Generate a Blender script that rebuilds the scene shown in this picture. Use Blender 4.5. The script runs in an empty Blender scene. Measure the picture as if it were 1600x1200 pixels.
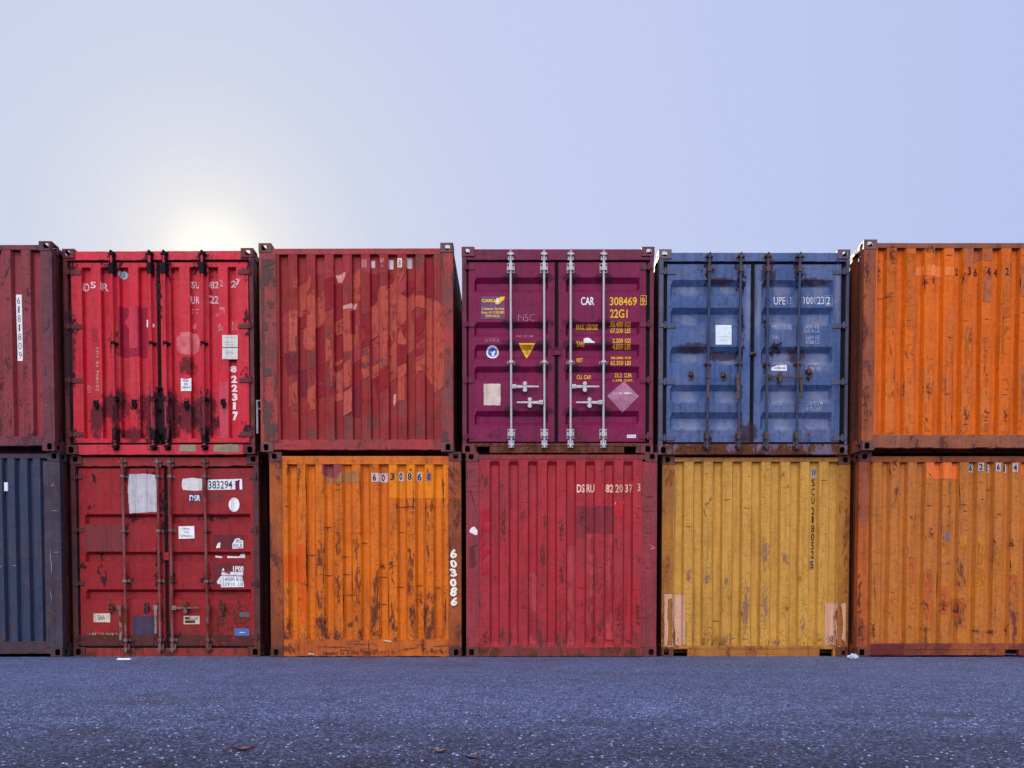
import bpy, bmesh, math, random
from mathutils import Vector, Matrix, noise as mnoise

# ------------------------------------------------------------------ camera, sky, sun
sc = bpy.context.scene
C = sc.collection
cam_d = bpy.data.cameras.new('camera')
cam = bpy.data.objects.new('camera', cam_d); C.objects.link(cam)
cam.location = (0, 0, 0.4228)
cam.rotation_euler = (math.radians(90 - 1.9), 0, 0)
cam_d.sensor_width = 36; cam_d.lens = 36 * 1300 / 1600
cam_d.shift_x = 0.0; cam_d.shift_y = (1017.85 - 600) / 1600
cam_d.clip_end = 3000
sc.camera = cam

SUN_EL = math.radians(22.0); SUN_AZ = math.radians(-19.4)      # azimuth from +Y, to the left
SUN_DIR = Vector((math.sin(SUN_AZ)*math.cos(SUN_EL), math.cos(SUN_AZ)*math.cos(SUN_EL), math.sin(SUN_EL)))

w = bpy.data.worlds.new('World'); sc.world = w; w.use_nodes = True
nt = w.node_tree; nt.nodes.clear()
def N(t, typ, **kw):
    n = t.nodes.new(typ)
    for k, v in kw.items(): setattr(n, k, v)
    return n
def math_node(t, op, a, b=None, c=None, clamp=False):
    n = N(t, 'ShaderNodeMath', operation=op, use_clamp=clamp)
    for i, v in enumerate((a, b, c)):
        if v is None: continue
        if isinstance(v, (int, float)): n.inputs[i].default_value = v
        else: t.links.new(v, n.inputs[i])
    return n.outputs[0]
def mix(t, fac, a, b, blend='MIX'):
    n = N(t, 'ShaderNodeMix', data_type='RGBA', blend_type=blend)
    if isinstance(fac, (int, float)): n.inputs[0].default_value = fac
    else: t.links.new(fac, n.inputs[0])
    for i, v in ((6, a), (7, b)):
        if isinstance(v, (tuple, list)): n.inputs[i].default_value = (*v[:3], 1)
        else: t.links.new(v, n.inputs[i])
    return n.outputs[2]
def ramp(t, fac, stops, interp='LINEAR'):
    n = N(t, 'ShaderNodeValToRGB'); cr = n.color_ramp; cr.interpolation = interp
    while len(cr.elements) < len(stops): cr.elements.new(0.5)
    for e, (p, c) in zip(cr.elements, stops):
        e.position = p; e.color = (c, c, c, 1) if isinstance(c, (int, float)) else (*c[:3], 1)
    t.links.new(fac, n.inputs[0]); return n.outputs[0]

tc = N(nt, 'ShaderNodeTexCoord')
dot = N(nt, 'ShaderNodeVectorMath', operation='DOT_PRODUCT'); nt.links.new(tc.outputs['Generated'], dot.inputs[0]); dot.inputs[1].default_value = SUN_DIR
ang = math_node(nt, 'ARCCOSINE', math_node(nt, 'MINIMUM', dot.outputs['Value'], 0.999999))
angn = math_node(nt, 'DIVIDE', ang, math.pi)      # 0..1 for 0..180 degrees
d_ = 1/180.
aur = ramp(nt, angn, [(0.0, (1.25, 1.2, 1.02)), (1.6*d_, (1.0, .98, .91)), (3.4*d_, (.80, .80, .82)), (6*d_, (.69, .715, .81)), (9.5*d_, (.62, .665, .825)),
                      (17*d_, (.575, .63, .86)), (28*d_, (.545, .615, .88)), (42*d_, (.50, .585, .87)), (62*d_, (.45, .54, .845)), (1.0, (.24, .32, .58))])
sep = N(nt, 'ShaderNodeSeparateXYZ'); nt.links.new(tc.outputs['Generated'], sep.inputs[0])
# added bright sky area behind the camera, soft fill for the container fronts
bd = N(nt, 'ShaderNodeVectorMath', operation='DOT_PRODUCT'); nt.links.new(tc.outputs['Generated'], bd.inputs[0]); bd.inputs[1].default_value = Vector((-.12, -.77, .62)).normalized()
bk = ramp(nt, bd.outputs['Value'], [(0.56, 0.0), (0.93, 1.0)], 'EASE')
cn = N(nt, 'ShaderNodeTexNoise'); cn.inputs['Scale'].default_value = 2.2; cn.inputs['Detail'].default_value = 5
nt.links.new(tc.outputs['Generated'], cn.inputs['Vector'])
bk2 = math_node(nt, 'MULTIPLY', bk, ramp(nt, cn.outputs['Fac'], [(0.3, 0.75), (0.7, 1.0)]))
back_fill = mix(nt, bk2, (0, 0, 0), (3.3, 3.12, 3.02))
allsky = mix(nt, 1.0, aur, back_fill, 'ADD')
sky = N(nt, 'ShaderNodeTexSky', sky_type='NISHITA', sun_disc=False)
sky.sun_elevation = SUN_EL; sky.sun_rotation = SUN_AZ
bg1 = N(nt, 'ShaderNodeBackground'); nt.links.new(allsky, bg1.inputs[0]); bg1.inputs[1].default_value = 0.97
bg2 = N(nt, 'ShaderNodeBackground'); nt.links.new(sky.outputs[0], bg2.inputs[0]); bg2.inputs[1].default_value = 0.003
ad = N(nt, 'ShaderNodeAddShader'); nt.links.new(bg1.outputs[0], ad.inputs[0]); nt.links.new(bg2.outputs[0], ad.inputs[1])
wo = N(nt, 'ShaderNodeOutputWorld'); nt.links.new(ad.outputs[0], wo.inputs[0])

sd = bpy.data.lights.new('sun', 'SUN'); sd.energy = 4.0; sd.angle = math.radians(0.5); sd.color = (1, .9, .75)
so = bpy.data.objects.new('sun', sd); C.objects.link(so)
so.rotation_euler = (-SUN_DIR).to_track_quat('-Z', 'Y').to_euler()
sc.view_settings.view_transform = 'Standard'; sc.view_settings.look = 'None'
sc.view_settings.exposure = 0; sc.view_settings.gamma = 1

# ------------------------------------------------------------------ materials
def pmat(name):
    m = bpy.data.materials.new(name); m.use_nodes = True
    t = m.node_tree; b = t.nodes['Principled BSDF']
    return m, t, b
def setin(b, k, v):
    b.inputs[k].default_value = (*v, 1) if isinstance(v, (tuple, list)) else v
def coords(t, scale=(1, 1, 1), off=(0, 0, 0)):
    tc = N(t, 'ShaderNodeTexCoord'); mp = N(t, 'ShaderNodeMapping')
    t.links.new(tc.outputs['Object'], mp.inputs[0])
    mp.inputs['Scale'].default_value = scale; mp.inputs['Location'].default_value = off
    return mp.outputs[0]
def noise(t, vec, scale, detail=5, rough=.6, dist=0):
    n = N(t, 'ShaderNodeTexNoise'); t.links.new(vec, n.inputs['Vector'])
    n.inputs['Scale'].default_value = scale; n.inputs['Detail'].default_value = detail
    n.inputs['Roughness'].default_value = rough; n.inputs['Distortion'].default_value = dist
    return n.outputs['Fac']
RUST_D = (.035, .014, .010); RUST_M = (.13, .042, .018)

def paint(name, base, alt, rust=.3, seed=0., grime=.5, scratch=.5, low=.4, rustcol=(RUST_D, RUST_M), chalk=.25, ridge_y=None):
    grime = max(grime, .58)
    """weathered container paint: two tones, vertical run-off streaks, chips, rust creeping up from the bottom"""
    m, t, b = pmat(name)
    v = coords(t, off=(seed*3.7, seed*1.3, seed*5.1))
    col = mix(t, ramp(t, noise(t, v, 1.3, 6), [(.38, 0), (.62, 1)]), base, alt)
    # vertical run-off streaks
    vs = coords(t, scale=(1, 1, .05), off=(seed*2.1, 0, seed))
    st = ramp(t, noise(t, vs, 16, 5, .65), [(.32, .48), (.50, .97), (.75, 1.15)])
    col = mix(t, grime, col, mix(t, 1.0, col, st, 'MULTIPLY'))
    # chalky fading
    ch = ramp(t, noise(t, v, 4.5, 8, .7), [(.45, 0), (.8, 1)])
    pale = mix(t, .5, col, (.42, .30, .28))
    col = mix(t, math_node(t, 'MULTIPLY', ch, chalk*.55), col, pale)
    # fine grime
    g = ramp(t, noise(t, v, 22, 8, .75), [(.30, .40), (.5, 1.0)])
    col = mix(t, grime, col, mix(t, 1.0, col, g, 'MULTIPLY'))
    # scratches: short level scrapes, stronger on the proud ribs
    vz = coords(t, scale=(3.2, 3.2, 30), off=(seed, seed, seed*9))
    sx = ramp(t, noise(t, vz, 1.4, 7, .72, .6), [(.575, 0), (.61, 1)])
    reg = ramp(t, noise(t, v, 2.2, 3), [(.45, 0), (.6, 1)])
    sx = math_node(t, 'MULTIPLY', math_node(t, 'MULTIPLY', sx, reg), scratch)
    # rust
    sep = N(t, 'ShaderNodeSeparateXYZ'); tc = N(t, 'ShaderNodeTexCoord'); t.links.new(tc.outputs['Object'], sep.inputs[0])
    lowm = N(t, 'ShaderNodeMapRange'); t.links.new(sep.outputs['Z'], lowm.inputs[0])
    lowm.inputs[1].default_value = 1.1; lowm.inputs[2].default_value = 0.0; lowm.inputs[3].default_value = 0; lowm.inputs[4].default_value = .10*low
    bias = lowm.outputs[0]
    if ridge_y is not None:
        rm = math_node(t, 'LESS_THAN', sep.outputs['Y'], ridge_y)
        bias = math_node(t, 'ADD', bias, math_node(t, 'MULTIPLY', rm, .045))
        sx = math_node(t, 'MULTIPLY', sx, math_node(t, 'MULTIPLY_ADD', rm, .75, .25))
    vr = coords(t, scale=(1, 1, .45), off=(seed*8.3, seed, seed*2.2))
    rn = math_node(t, 'ADD', noise(t, vr, 5.5, 12, .72, .3), bias)
    th = .70 - .20*rust
    rmask = ramp(t, rn, [(th, 0), (th+.03, 1)])
    sp = math_node(t, 'ADD', noise(t, v, 60, 6, .65), math_node(t, 'MULTIPLY', bias, .8))
    spm = math_node(t, 'MULTIPLY', ramp(t, sp, [(.655-.07*rust, 0), (.675-.07*rust, 1)]), ramp(t, noise(t, v, 3.1, 4), [(.40, 0), (.6, 1)]))
    rmask = math_node(t, 'MAXIMUM', rmask, spm)
    rmask = math_node(t, 'MAXIMUM', rmask, sx)
    rcol = mix(t, ramp(t, noise(t, v, 30, 8, .7), [(.35, 0), (.65, 1)]), rustcol[0], rustcol[1])
    # halo of orange bleed round the rust
    halo = math_node(t, 'MULTIPLY', ramp(t, rn, [(th-.09, 0), (th, 1)]), .45)
    col = mix(t, halo, col, mix(t, .6, col, rustcol[1]))
    col = mix(t, rmask, col, rcol)
    t.links.new(col, b.inputs['Base Color'])
    rgh = mix(t, rmask, (.50, .50, .50), (.92, .92, .92))
    t.links.new(rgh, b.inputs['Roughness'])
    setin(b, 'Specular IOR Level', .16)
    bp = N(t, 'ShaderNodeBump'); bp.inputs['Strength'].default_value = .5; bp.inputs['Distance'].default_value = .004
    hh = math_node(t, 'ADD', noise(t, v, 35, 6, .7), math_node(t, 'MULTIPLY', rmask, -.5))
    t.links.new(hh, bp.inputs['Height'])
    bp2 = N(t, 'ShaderNodeBump'); bp2.inputs['Strength'].default_value = .6; bp2.inputs['Distance'].default_value = .03
    t.links.new(noise(t, v, 3.0, 3, .5), bp2.inputs['Height']); t.links.new(bp.outputs[0], bp2.inputs['Normal'])
    t.links.new(bp2.outputs[0], b.inputs['Normal'])
    return m

def deco(name, col, wear=.0, seed=0., rough=.6, col2=None, scale=45, soft=.02):
    """sticker / lettering / repaint patch with chipped-away areas"""
    m, t, b = pmat(name)
    v = coords(t, off=(seed*7.7, seed, seed*3.3))
    c2 = col2 or tuple(x*.8 for x in col)
    c = mix(t, ramp(t, noise(t, v, 9, 7, .7), [(.35, 0), (.7, 1)]), col, c2)
    vs_ = coords(t, scale=(1, 1, .06), off=(seed*2.9, 0, seed))
    c = mix(t, .8, c, mix(t, 1.0, c, ramp(t, noise(t, vs_, 18, 5, .65), [(.32, .66), (.52, 1.0)]), 'MULTIPLY'))
    c = mix(t, .7, c, mix(t, 1.0, c, ramp(t, noise(t, v, 26, 8, .75), [(.30, .60), (.5, 1.0)]), 'MULTIPLY'))
    t.links.new(c, b.inputs['Base Color']); setin(b, 'Roughness', rough); setin(b, 'Specular IOR Level', .12)
    if wear > 0:
        vv = coords(t, scale=(1, 1, .6), off=(seed*5, 0, seed*2))
        n = math_node(t, 'ADD', math_node(t, 'MULTIPLY', noise(t, vv, scale, 6, .6), .5), math_node(t, 'MULTIPLY', noise(t, vv, scale*.25, 3, .5), .5))
        th = .30 + .28*wear
        t.links.new(ramp(t, n, [(th-soft, 0), (th+soft, 1)]), b.inputs['Alpha'])
    return m

def stain(name, col, col2, dens=1.0, seed=0., scale=14, rough=.8, hard=.25, stretch=1.0, brk=False):
    """dirt, grease or rust bloom; UV gives the distance from its middle"""
    m, t, b = pmat(name)
    uv = N(t, 'ShaderNodeTexCoord')
    ln = N(t, 'ShaderNodeVectorMath', operation='LENGTH'); t.links.new(uv.outputs['UV'], ln.inputs[0])
    v = coords(t, scale=(1, 1, stretch), off=(seed, seed*2, seed*3))
    n = noise(t, v, scale, 8, .68)
    a = math_node(t, 'SUBTRACT', math_node(t, 'MULTIPLY_ADD', n, 5.2 if brk else 2.4, -2.05 if brk else -.25), math_node(t, 'MULTIPLY', ln.outputs['Value'], 1.0))
    al = math_node(t, 'MULTIPLY', ramp(t, a, [(max(0, .15-hard*.5), 0), (.15+hard, 1)]), dens)
    edge = ramp(t, ln.outputs['Value'], [(.8, 1), (1.0, 0)])
    al = math_node(t, 'MULTIPLY', al, edge)
    t.links.new(al, b.inputs['Alpha'])
    t.links.new(mix(t, noise(t, v, 40, 5), col, col2), b.inputs['Base Color']); setin(b, 'Roughness', rough)
    setin(b, 'Specular IOR Level', .2)
    return m

def plain(name, col, rough=.6, metal=0., var=.35, scale=20, bump=.3):
    m, t, b = pmat(name)
    v = coords(t)
    c = mix(t, ramp(t, noise(t, v, scale, 7, .7), [(.3, 0), (.7, 1)]), tuple(x*(1-var) for x in col), tuple(min(1, x*(1+var*.5)) for x in col))
    t.links.new(c, b.inputs['Base Color']); setin(b, 'Roughness', rough); setin(b, 'Metallic', metal)
    bp = N(t, 'ShaderNodeBump'); bp.inputs['Strength'].default_value = bump; bp.inputs['Distance'].default_value = .003
    t.links.new(noise(t, v, scale*3, 5), bp.inputs['Height']); t.links.new(bp.outputs[0], b.inputs['Normal'])
    return m

# ------------------------------------------------------------------ mesh helpers
class MB:
    def __init__(s): s.v = []; s.f = []; s.mi = []; s.uv = []; s.mats = []; s.has_uv = False
    def slot(s, m):
        if m not in s.mats: s.mats.append(m)
        return s.mats.index(m)
    def add(s, vs, fs, mat, uvs=None):
        o = len(s.v); k = s.slot(mat); s.v += [tuple(p) for p in vs]
        for i, f in enumerate(fs):
            s.f.append([o+j for j in f]); s.mi.append(k)
            if uvs: s.uv.append([uvs[j] for j in f]); s.has_uv = True
            else: s.uv.append([(0, 0)]*len(f))
    def box(s, x0, x1, y0, y1, z0, z1, mat, seg=1, jit=0., rnd=None, axis='x'):
        """box, optionally split along an axis with bent-in vertices"""
        if x0 > x1: x0, x1 = x1, x0
        if z0 > z1: z0, z1 = z1, z0
        vs = []; fs = []
        for i in range(seg+1):
            t = i/seg
            if axis == 'x':
                x = x0+(x1-x0)*t
                ring = [(x, y0, z0), (x, y1, z0), (x, y1, z1), (x, y0, z1)]
            elif axis == 'z':
                z = z0+(z1-z0)*t
                ring = [(x0, y0, z), (x0, y1, z), (x1, y1, z), (x1, y0, z)]
            else:
                y = y0+(y1-y0)*t
                ring = [(x0, y, z0), (x0, y, z1), (x1, y, z1), (x1, y, z0)]
            if jit and 0 < i < seg:
                dz = rnd.uniform(-jit, jit); dy = rnd.uniform(0, jit)
                if axis == 'x': ring = [(p[0], p[1]+(dy if p[1] == y0 else 0), p[2]+(dz if k in (0, 1) else dz*.4)) for k, p in enumerate(ring)]
                else: ring = [(p[0], p[1]+(dy if p[1] == y0 else 0), p[2]) for p in ring]
            vs += ring
        for i in range(seg):
            a = i*4
            for k in range(4): fs.append([a+k, a+(k+1) % 4, a+4+(k+1) % 4, a+4+k])
        fs.append([0, 3, 2, 1]); e = seg*4; fs.append([e, e+1, e+2, e+3])
        s.add(vs, fs, mat)
    def cyl(s, p, q, r, mat, n=12, r2=None):
        p, q = Vector(p), Vector(q); r2 = r if r2 is None else r2
        ax = (q-p).normalized(); u = ax.orthogonal().normalized(); w_ = ax.cross(u)
        vs = []
        for c, rr in ((p, r), (q, r2)):
            for i in range(n):
                a = 2*math.pi*i/n; vs.append(c+u*math.cos(a)*rr+w_*math.sin(a)*rr)
        fs = [[i, (i+1) % n, n+(i+1) % n, n+i] for i in range(n)] + [list(range(n))[::-1], list(range(n, 2*n))]
        s.add(vs, fs, mat)
    def tube(s, pts, r, mat, n=8):
        for a, b in zip(pts[:-1], pts[1:]): s.cyl(a, b, r, mat, n)
    def plate(s, org, U, V, Nn, wd, ht, hc, hw, hh, th, mat, n=20):
        """rectangular plate wd x ht with an oval hole; U,V in-plane axes, Nn thickness direction"""
        org, U, V, Nn = map(Vector, (org, U, V, Nn))
        outer = []; inner = []
        m4 = n//4
        per = [(0, 0), (wd, 0), (wd, ht), (0, ht)]
        for k in range(4):
            a, b = per[k], per[(k+1) % 4]
            for i in range(m4):
                t = i/m4; outer.append((a[0]+(b[0]-a[0])*t, a[1]+(b[1]-a[1])*t))
        N_ = len(outer)
        for i in range(N_):
            an = -math.pi*.75 + 2*math.pi*i/N_
            c, s_ = math.cos(an), math.sin(an)
            e = .6
            inner.append((hc[0]+math.copysign(abs(c)**e, c)*hw/2, hc[1]+math.copysign(abs(s_)**e, s_)*hh/2))
        vs = []
        for d in (0, th):
            for (a, b) in outer: vs.append(org+U*a+V*b+Nn*d)
            for (a, b) in inner: vs.append(org+U*a+V*b+Nn*d)
        fs = []
        for i in range(N_):
            j = (i+1) % N_
            fs.append([i, j, N_+j, N_+i])
            fs.append([2*N_+j, 2*N_+i, 3*N_+i, 3*N_+j])
            fs.append([N_+i, N_+j, 3*N_+j, 3*N_+i])
            fs.append([j, i, 2*N_+i, 2*N_+j])
        s.add(vs, fs, mat)
    def grid(s, xs, zs, Y, mat, fixed=None, flip=False, smooth=False):
        """height-field panel: Y[i][j] is the y of (xs[i], zs[j])"""
        vs = [(xs[i], Y[i][j], zs[j]) for i in range(len(xs)) for j in range(len(zs))]
        n = len(zs)
        fs = []
        for i in range(len(xs)-1):
            for j in range(n-1):
                f = [i*n+j, (i+1)*n+j, (i+1)*n+j+1, i*n+j+1]
                fs.append(f[::-1] if flip else f)
        s.add(vs, fs, mat)
    def build(s, name, parent=None, bevel=0., smooth=False, loc=None):
        me = bpy.data.meshes.new(name)
        me.from_pydata(s.v, [], s.f); me.update()
        for m in s.mats: me.materials.append(m)
        me.polygons.foreach_set('material_index', s.mi)
        if s.has_uv:
            uvl = me.uv_layers.new(name='UVMap'); k = 0
            for fu in s.uv:
                for u in fu: uvl.data[k].uv = u; k += 1
        o = bpy.data.objects.new(name, me); C.objects.link(o)
        if parent: o.parent = parent
        if loc: o.location = loc
        if bevel:
            md = o.modifiers.new('bevel', 'BEVEL'); md.width = bevel; md.segments = 2; md.limit_method = 'ANGLE'; md.angle_limit = math.radians(50)
        if smooth:
            me.polygons.foreach_set('use_smooth', [True]*len(me.polygons))
        return o

_tc = {}
def text_mesh(ch, bold):
    key = (ch, bold)
    if key in _tc: return _tc[key]
    cu = bpy.data.curves.new('lettering_curve', 'FONT'); cu.body = ch; cu.size = 1; cu.offset = bold; cu.resolution_u = 3
    o = bpy.data.objects.new('lettering_curve', cu); C.objects.link(o)
    dg = bpy.context.evaluated_depsgraph_get(); me = bpy.data.meshes.new_from_object(o.evaluated_get(dg))
    vs = [(v.co.x, v.co.y) for v in me.vertices]; fs = [list(p.vertices) for p in me.polygons]
    bpy.data.objects.remove(o); bpy.data.curves.remove(cu); bpy.data.meshes.remove(me)
    x0 = min(v[0] for v in vs); x1 = max(v[0] for v in vs); y0 = min(v[1] for v in vs); y1 = max(v[1] for v in vs)
    vs = [((x-x0)/(x1-x0), (y-y0)/(y1-y0)) for x, y in vs]
    _tc[key] = (vs, fs, (x1-x0)/(y1-y0)); return _tc[key]

# ------------------------------------------------------------------ container survey: x, y, yaw, and the scale of the survey sheet (sheet units -> metres on the end face)
W2, H, L = 1.219, 2.591, 6.058
SURVEY = {
 'U0': (-6.950,10.515,-0.00, (0.002267,-0.000049,0.5451), (0.000000,-0.002241,2.6439)),
 'U1': (-4.498,10.716,-0.53, (0.002387,-0.000033,-1.2744), (-0.000007,-0.002351,2.7405)),
 'U2': (-1.954,10.565,-0.29, (0.002346,-0.000014,-1.2533), (-0.000004,-0.002317,2.6690)),
 'U3': (0.582,10.669,0.01, (0.002368,0.000004,-1.3145), (0.000000,-0.002341,2.7149)),
 'U4': (3.087,10.743,0.14, (0.002384,0.000023,-1.3862), (0.000002,-0.002355,2.7480)),
 'U5': (5.584,10.471,0.00, (0.002389,0.000042,-1.5486), (0.000000,-0.002361,2.7022)),
 'L0': (-6.933,10.584,-0.00, (0.002301,-0.000050,0.4409), (0.000000,-0.002293,2.6418)),
 'L1': (-4.477,10.779,-0.25, (0.002346,-0.000032,-1.3749), (-0.000001,-0.002334,2.6837)),
 'L2': (-1.858,10.592,-0.06, (0.002302,-0.000013,-1.3831), (-0.000000,-0.002294,2.6438)),
 'L3': (0.630,10.622,0.01, (0.002308,0.000005,-1.3652), (0.000000,-0.002300,2.6500)),
 'L4': (3.158,10.817,0.08, (0.002351,0.000023,-1.4303), (0.000000,-0.002343,2.6911)),
 'L5': (5.612,10.605,-0.00, (0.002303,0.000040,-1.4887), (0.000000,-0.002296,2.6463)),
}
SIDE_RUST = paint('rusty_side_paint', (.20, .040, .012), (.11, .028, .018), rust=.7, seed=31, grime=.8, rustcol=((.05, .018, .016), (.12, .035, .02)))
SIDE_DARK = paint('gap_shade_side_paint', (.085, .018, .020), (.055, .016, .020), rust=.6, seed=33, grime=.9)  # shade of the gaps between containers, put into the side wall colour
GROUP = 'freight containers stacked two high in a row'

class Router:
    """sends marks to the post or rail they lie on"""
    def __init__(s, c): s.c = c
    def add(s, vs, fs, mat, uvs=None):
        if not vs: return
        x = sum(p[0] for p in vs)/len(vs)
        t = s.c.pL if x < -W2+s.c.post_l+.01 else s.c.pR if x > W2-s.c.post_r-.01 else s.c.bR
        t.add(vs, fs, mat, uvs)

class Container:
    def __init__(s, key, kind, label, main, frame, seed, casting=None):
        s.key = key; s.rnd = random.Random(seed*101+7)
        x, y, a, s.ax, s.az = SURVEY[key]
        s.root = bpy.data.objects.new('shipping_container', None); C.objects.link(s.root)
        s.root.empty_display_size = .3
        s.root.location = (x, y, (H+.002) if key[0] == 'U' else 0.004); s.root.rotation_euler = (0, 0, math.radians(a))
        s.root['label'] = label; s.root['category'] = 'shipping container'; s.root['group'] = GROUP
        s.main = main; s.frame = frame; s.cast = casting or frame; s.seed = seed
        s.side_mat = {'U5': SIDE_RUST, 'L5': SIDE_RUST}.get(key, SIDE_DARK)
        s.fields = []            # (x0,x1,z0,z1,xs,zs,Y) of the surfaces decals lie on
        s.flat_y = 0.0
    def P(s, zx, zy):            # sheet -> local metres
        return (s.ax[0]*zx+s.ax[1]*zy+s.ax[2], s.az[0]*zx+s.az[1]*zy+s.az[2])
    def X(s, zx, zy=600): return s.P(zx, zy)[0]
    def Z(s, zy, zx=560): return s.P(zx, zy)[1]
    def ysurf(s, x, z):
        for (x0, x1, z0, z1, xs, zs, Y) in s.fields:
            if x0-1e-6 <= x <= x1+1e-6 and z0-1e-6 <= z <= z1+1e-6:
                if xs is None: return Y
                i = 0
                while i < len(xs)-2 and xs[i+1] < x: i += 1
                j = 0
                while j < len(zs)-2 and zs[j+1] < z: j += 1
                tx = min(1, max(0, (x-xs[i])/(xs[i+1]-xs[i]))); tz = min(1, max(0, (z-zs[j])/(zs[j+1]-zs[j])))
                return (Y[i][j]*(1-tx)+Y[i+1][j]*tx)*(1-tz)+(Y[i][j+1]*(1-tx)+Y[i+1][j+1]*tx)*tz
        return s.flat_y
    def seat(s, P):
        """the sheet is drawn on the frame plane; marks on deeper steel sit a little further along the sight line"""
        cx = sum(p[0] for p in P)/len(P); cz = sum(p[1] for p in P)/len(P)
        r = s.root.location; dx = dz = 0
        x0 = min(p[0] for p in P); x1 = max(p[0] for p in P)
        for _ in range(3):
            d = sum(s.ysurf(cx+(x1-x0)*k+dx, cz+dz) for k in (-.3, 0, .3))/3
            dx = d*(r.x+cx)/r.y; dz = d*(r.z+cz-.42)/r.y
        return [(p[0]+dx, p[1]+dz) for p in P]
    def drape(s, mb, vs, fs, mat, off=.003, uvf=None, conform=True):
        """lay flat polygons (x,z metres) over the corrugated face"""
        bm = bmesh.new()
        bv = [bm.verts.new((x, 0, z)) for x, z in vs]
        for f in fs:
            try: bm.faces.new([bv[i] for i in f])
            except ValueError: pass
        x0 = min(v[0] for v in vs); x1 = max(v[0] for v in vs); z0 = min(v[1] for v in vs); z1 = max(v[1] for v in vs)
        if conform:
            lx = set(); lz = set()
            for (a, b, c, d, xs, zs, Y) in s.fields:
                if b < x0 or a > x1 or d < z0 or c > z1: continue
                lx |= {a, b}; lz |= {c, d}
                if xs: lx |= set(xs); lz |= set(zs)
            for co, no in [((q, 0, 0), (1, 0, 0)) for q in lx if x0 < q < x1] + [((0, 0, q), (0, 0, 1)) for q in lz if z0 < q < z1]:
                bmesh.ops.bisect_plane(bm, geom=bm.verts[:]+bm.edges[:]+bm.faces[:], dist=1e-5, plane_co=co, plane_no=no)
        bm.verts.ensure_lookup_table(); bm.verts.index_update()
        if conform: out = [(v.co.x, s.ysurf(v.co.x, v.co.z)-off, v.co.z) for v in bm.verts]
        else:
            ym = min(s.ysurf(x, z) for x, z in vs)
            out = [(v.co.x, ym-off, v.co.z) for v in bm.verts]
        ff = []
        for f in bm.faces:
            idx = [v.index for v in f.verts]
            if f.normal.y > 0: idx = idx[::-1]
            ff.append(idx)
        uvs = [uvf(p[0], p[2]) for p in out] if uvf else None
        mb.add(out, ff, mat, uvs); bm.free()
    def poly(s, mb, pts, mat, off=.003, jag=0., conform=True):
        """patch outlined in sheet units; jag roughens its edge"""
        P = [s.P(*p) for p in pts]
        if jag:
            Q = []
            for a, b in zip(P, P[1:]+P[:1]):
                d = math.hypot(b[0]-a[0], b[1]-a[1]); n = max(1, int(d/.03))
                for i in range(n):
                    t = i/n; j = jag*s.rnd.uniform(-1, 1) if i else 0
                    nx, nz = (b[1]-a[1])/d, -(b[0]-a[0])/d
                    Q.append((a[0]+(b[0]-a[0])*t+nx*j, a[1]+(b[1]-a[1])*t+nz*j))
            P = Q
        s.drape(mb, s.seat(P), [list(range(len(P)))], mat, off, conform=conform)
    def rect(s, mb, x0, y0, x1, y1, mat, off=.003, jag=0., conform=True):
        s.poly(mb, [(x0, y0), (x0, y1), (x1, y1), (x1, y0)], mat, off, jag, conform)
    def ell(s, mb, cx, cy, rx, ry, mat, off=.003, n=24, conform=True):
        s.poly(mb, [(cx+rx*math.cos(2*math.pi*i/n), cy+ry*math.sin(2*math.pi*i/n)) for i in range(n)], mat, off, conform=conform)
    def spot(s, mb, cx, cy, rx, ry, mat, off=.0022):
        """soft-edged stain; off varies so stains never coincide"""
        c = s.seat([s.P(cx, cy)])[0]; a = abs(s.ax[0])*rx; b = abs(s.az[1])*ry
        x0, x1, z0, z1 = c[0]-a, c[0]+a, c[1]-b, c[1]+b
        s.nspot = getattr(s, 'nspot', 0)+1
        x0 = max(x0, -W2+.002); x1 = min(x1, W2-.002); z0 = max(z0, .01); z1 = min(z1, H-.01)
        s.drape(mb, [(x0, z0), (x1, z0), (x1, z1), (x0, z1)], [[0, 1, 2, 3]], mat, off+.00018*(s.nspot % 12), uvf=lambda x, z: ((x-c[0])/a, (z-c[1])/b))
    def text(s, mb, t, x0, y0, x1, y1, mat, off=.004, bold=.0, conform=True, rot=0):
        """letters t filling the sheet rectangle"""
        vs, fs, _ = text_mesh(t, bold)
        if rot:   # reads bottom-to-top
            q = [s.P(x0+(x1-x0)*(1-v), y0+(y1-y0)*(1-u)) for u, v in vs]
            q = [s.P(x0+(x1-x0)*(1-v), y1-(y1-y0)*u) for u, v in vs]
        else: q = [s.P(x0+(x1-x0)*u, y1-(y1-y0)*v) for u, v in vs]
        s.drape(mb, s.seat(q), fs, mat, off, conform=conform)

    # ---- frame shared by both kinds of end
    def frame_parts(s, post_l, post_r, top, bot, pockets=(), post_depth=.11, rail_jit=.0, bot_jit=.0, top_mat=None, bot_mat=None, post_mat=None, cast_proud=.006):
        """top=(z0,z1) and bot=(z0,z1) of the front rails in metres"""
        pm = post_mat or s.frame; rnd = s.rnd
        ch = .118; cw = .162; cd = .178
        s.post_l, s.post_r = post_l, post_r
        # corner posts
        for (x0, x1, y0, y1) in ((-W2+.004, -W2+.004+post_l, cast_proud, post_depth), (W2-.004-post_r, W2-.004, cast_proud, post_depth),
                                 (-W2+.004, -W2+.12, L-.12, L-.006), (W2-.12, W2-.004, L-.12, L-.006)):
            mb = MB(); mb.box(x0, x1, y0, y1, ch-.002, H-ch+.002, pm, seg=14, jit=.004, rnd=rnd, axis='z')
            if y0 > 1: mb.build('corner_post', s.root, bevel=.010)
            elif x0 < 0: s.pL = mb
            else: s.pR = mb
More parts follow.
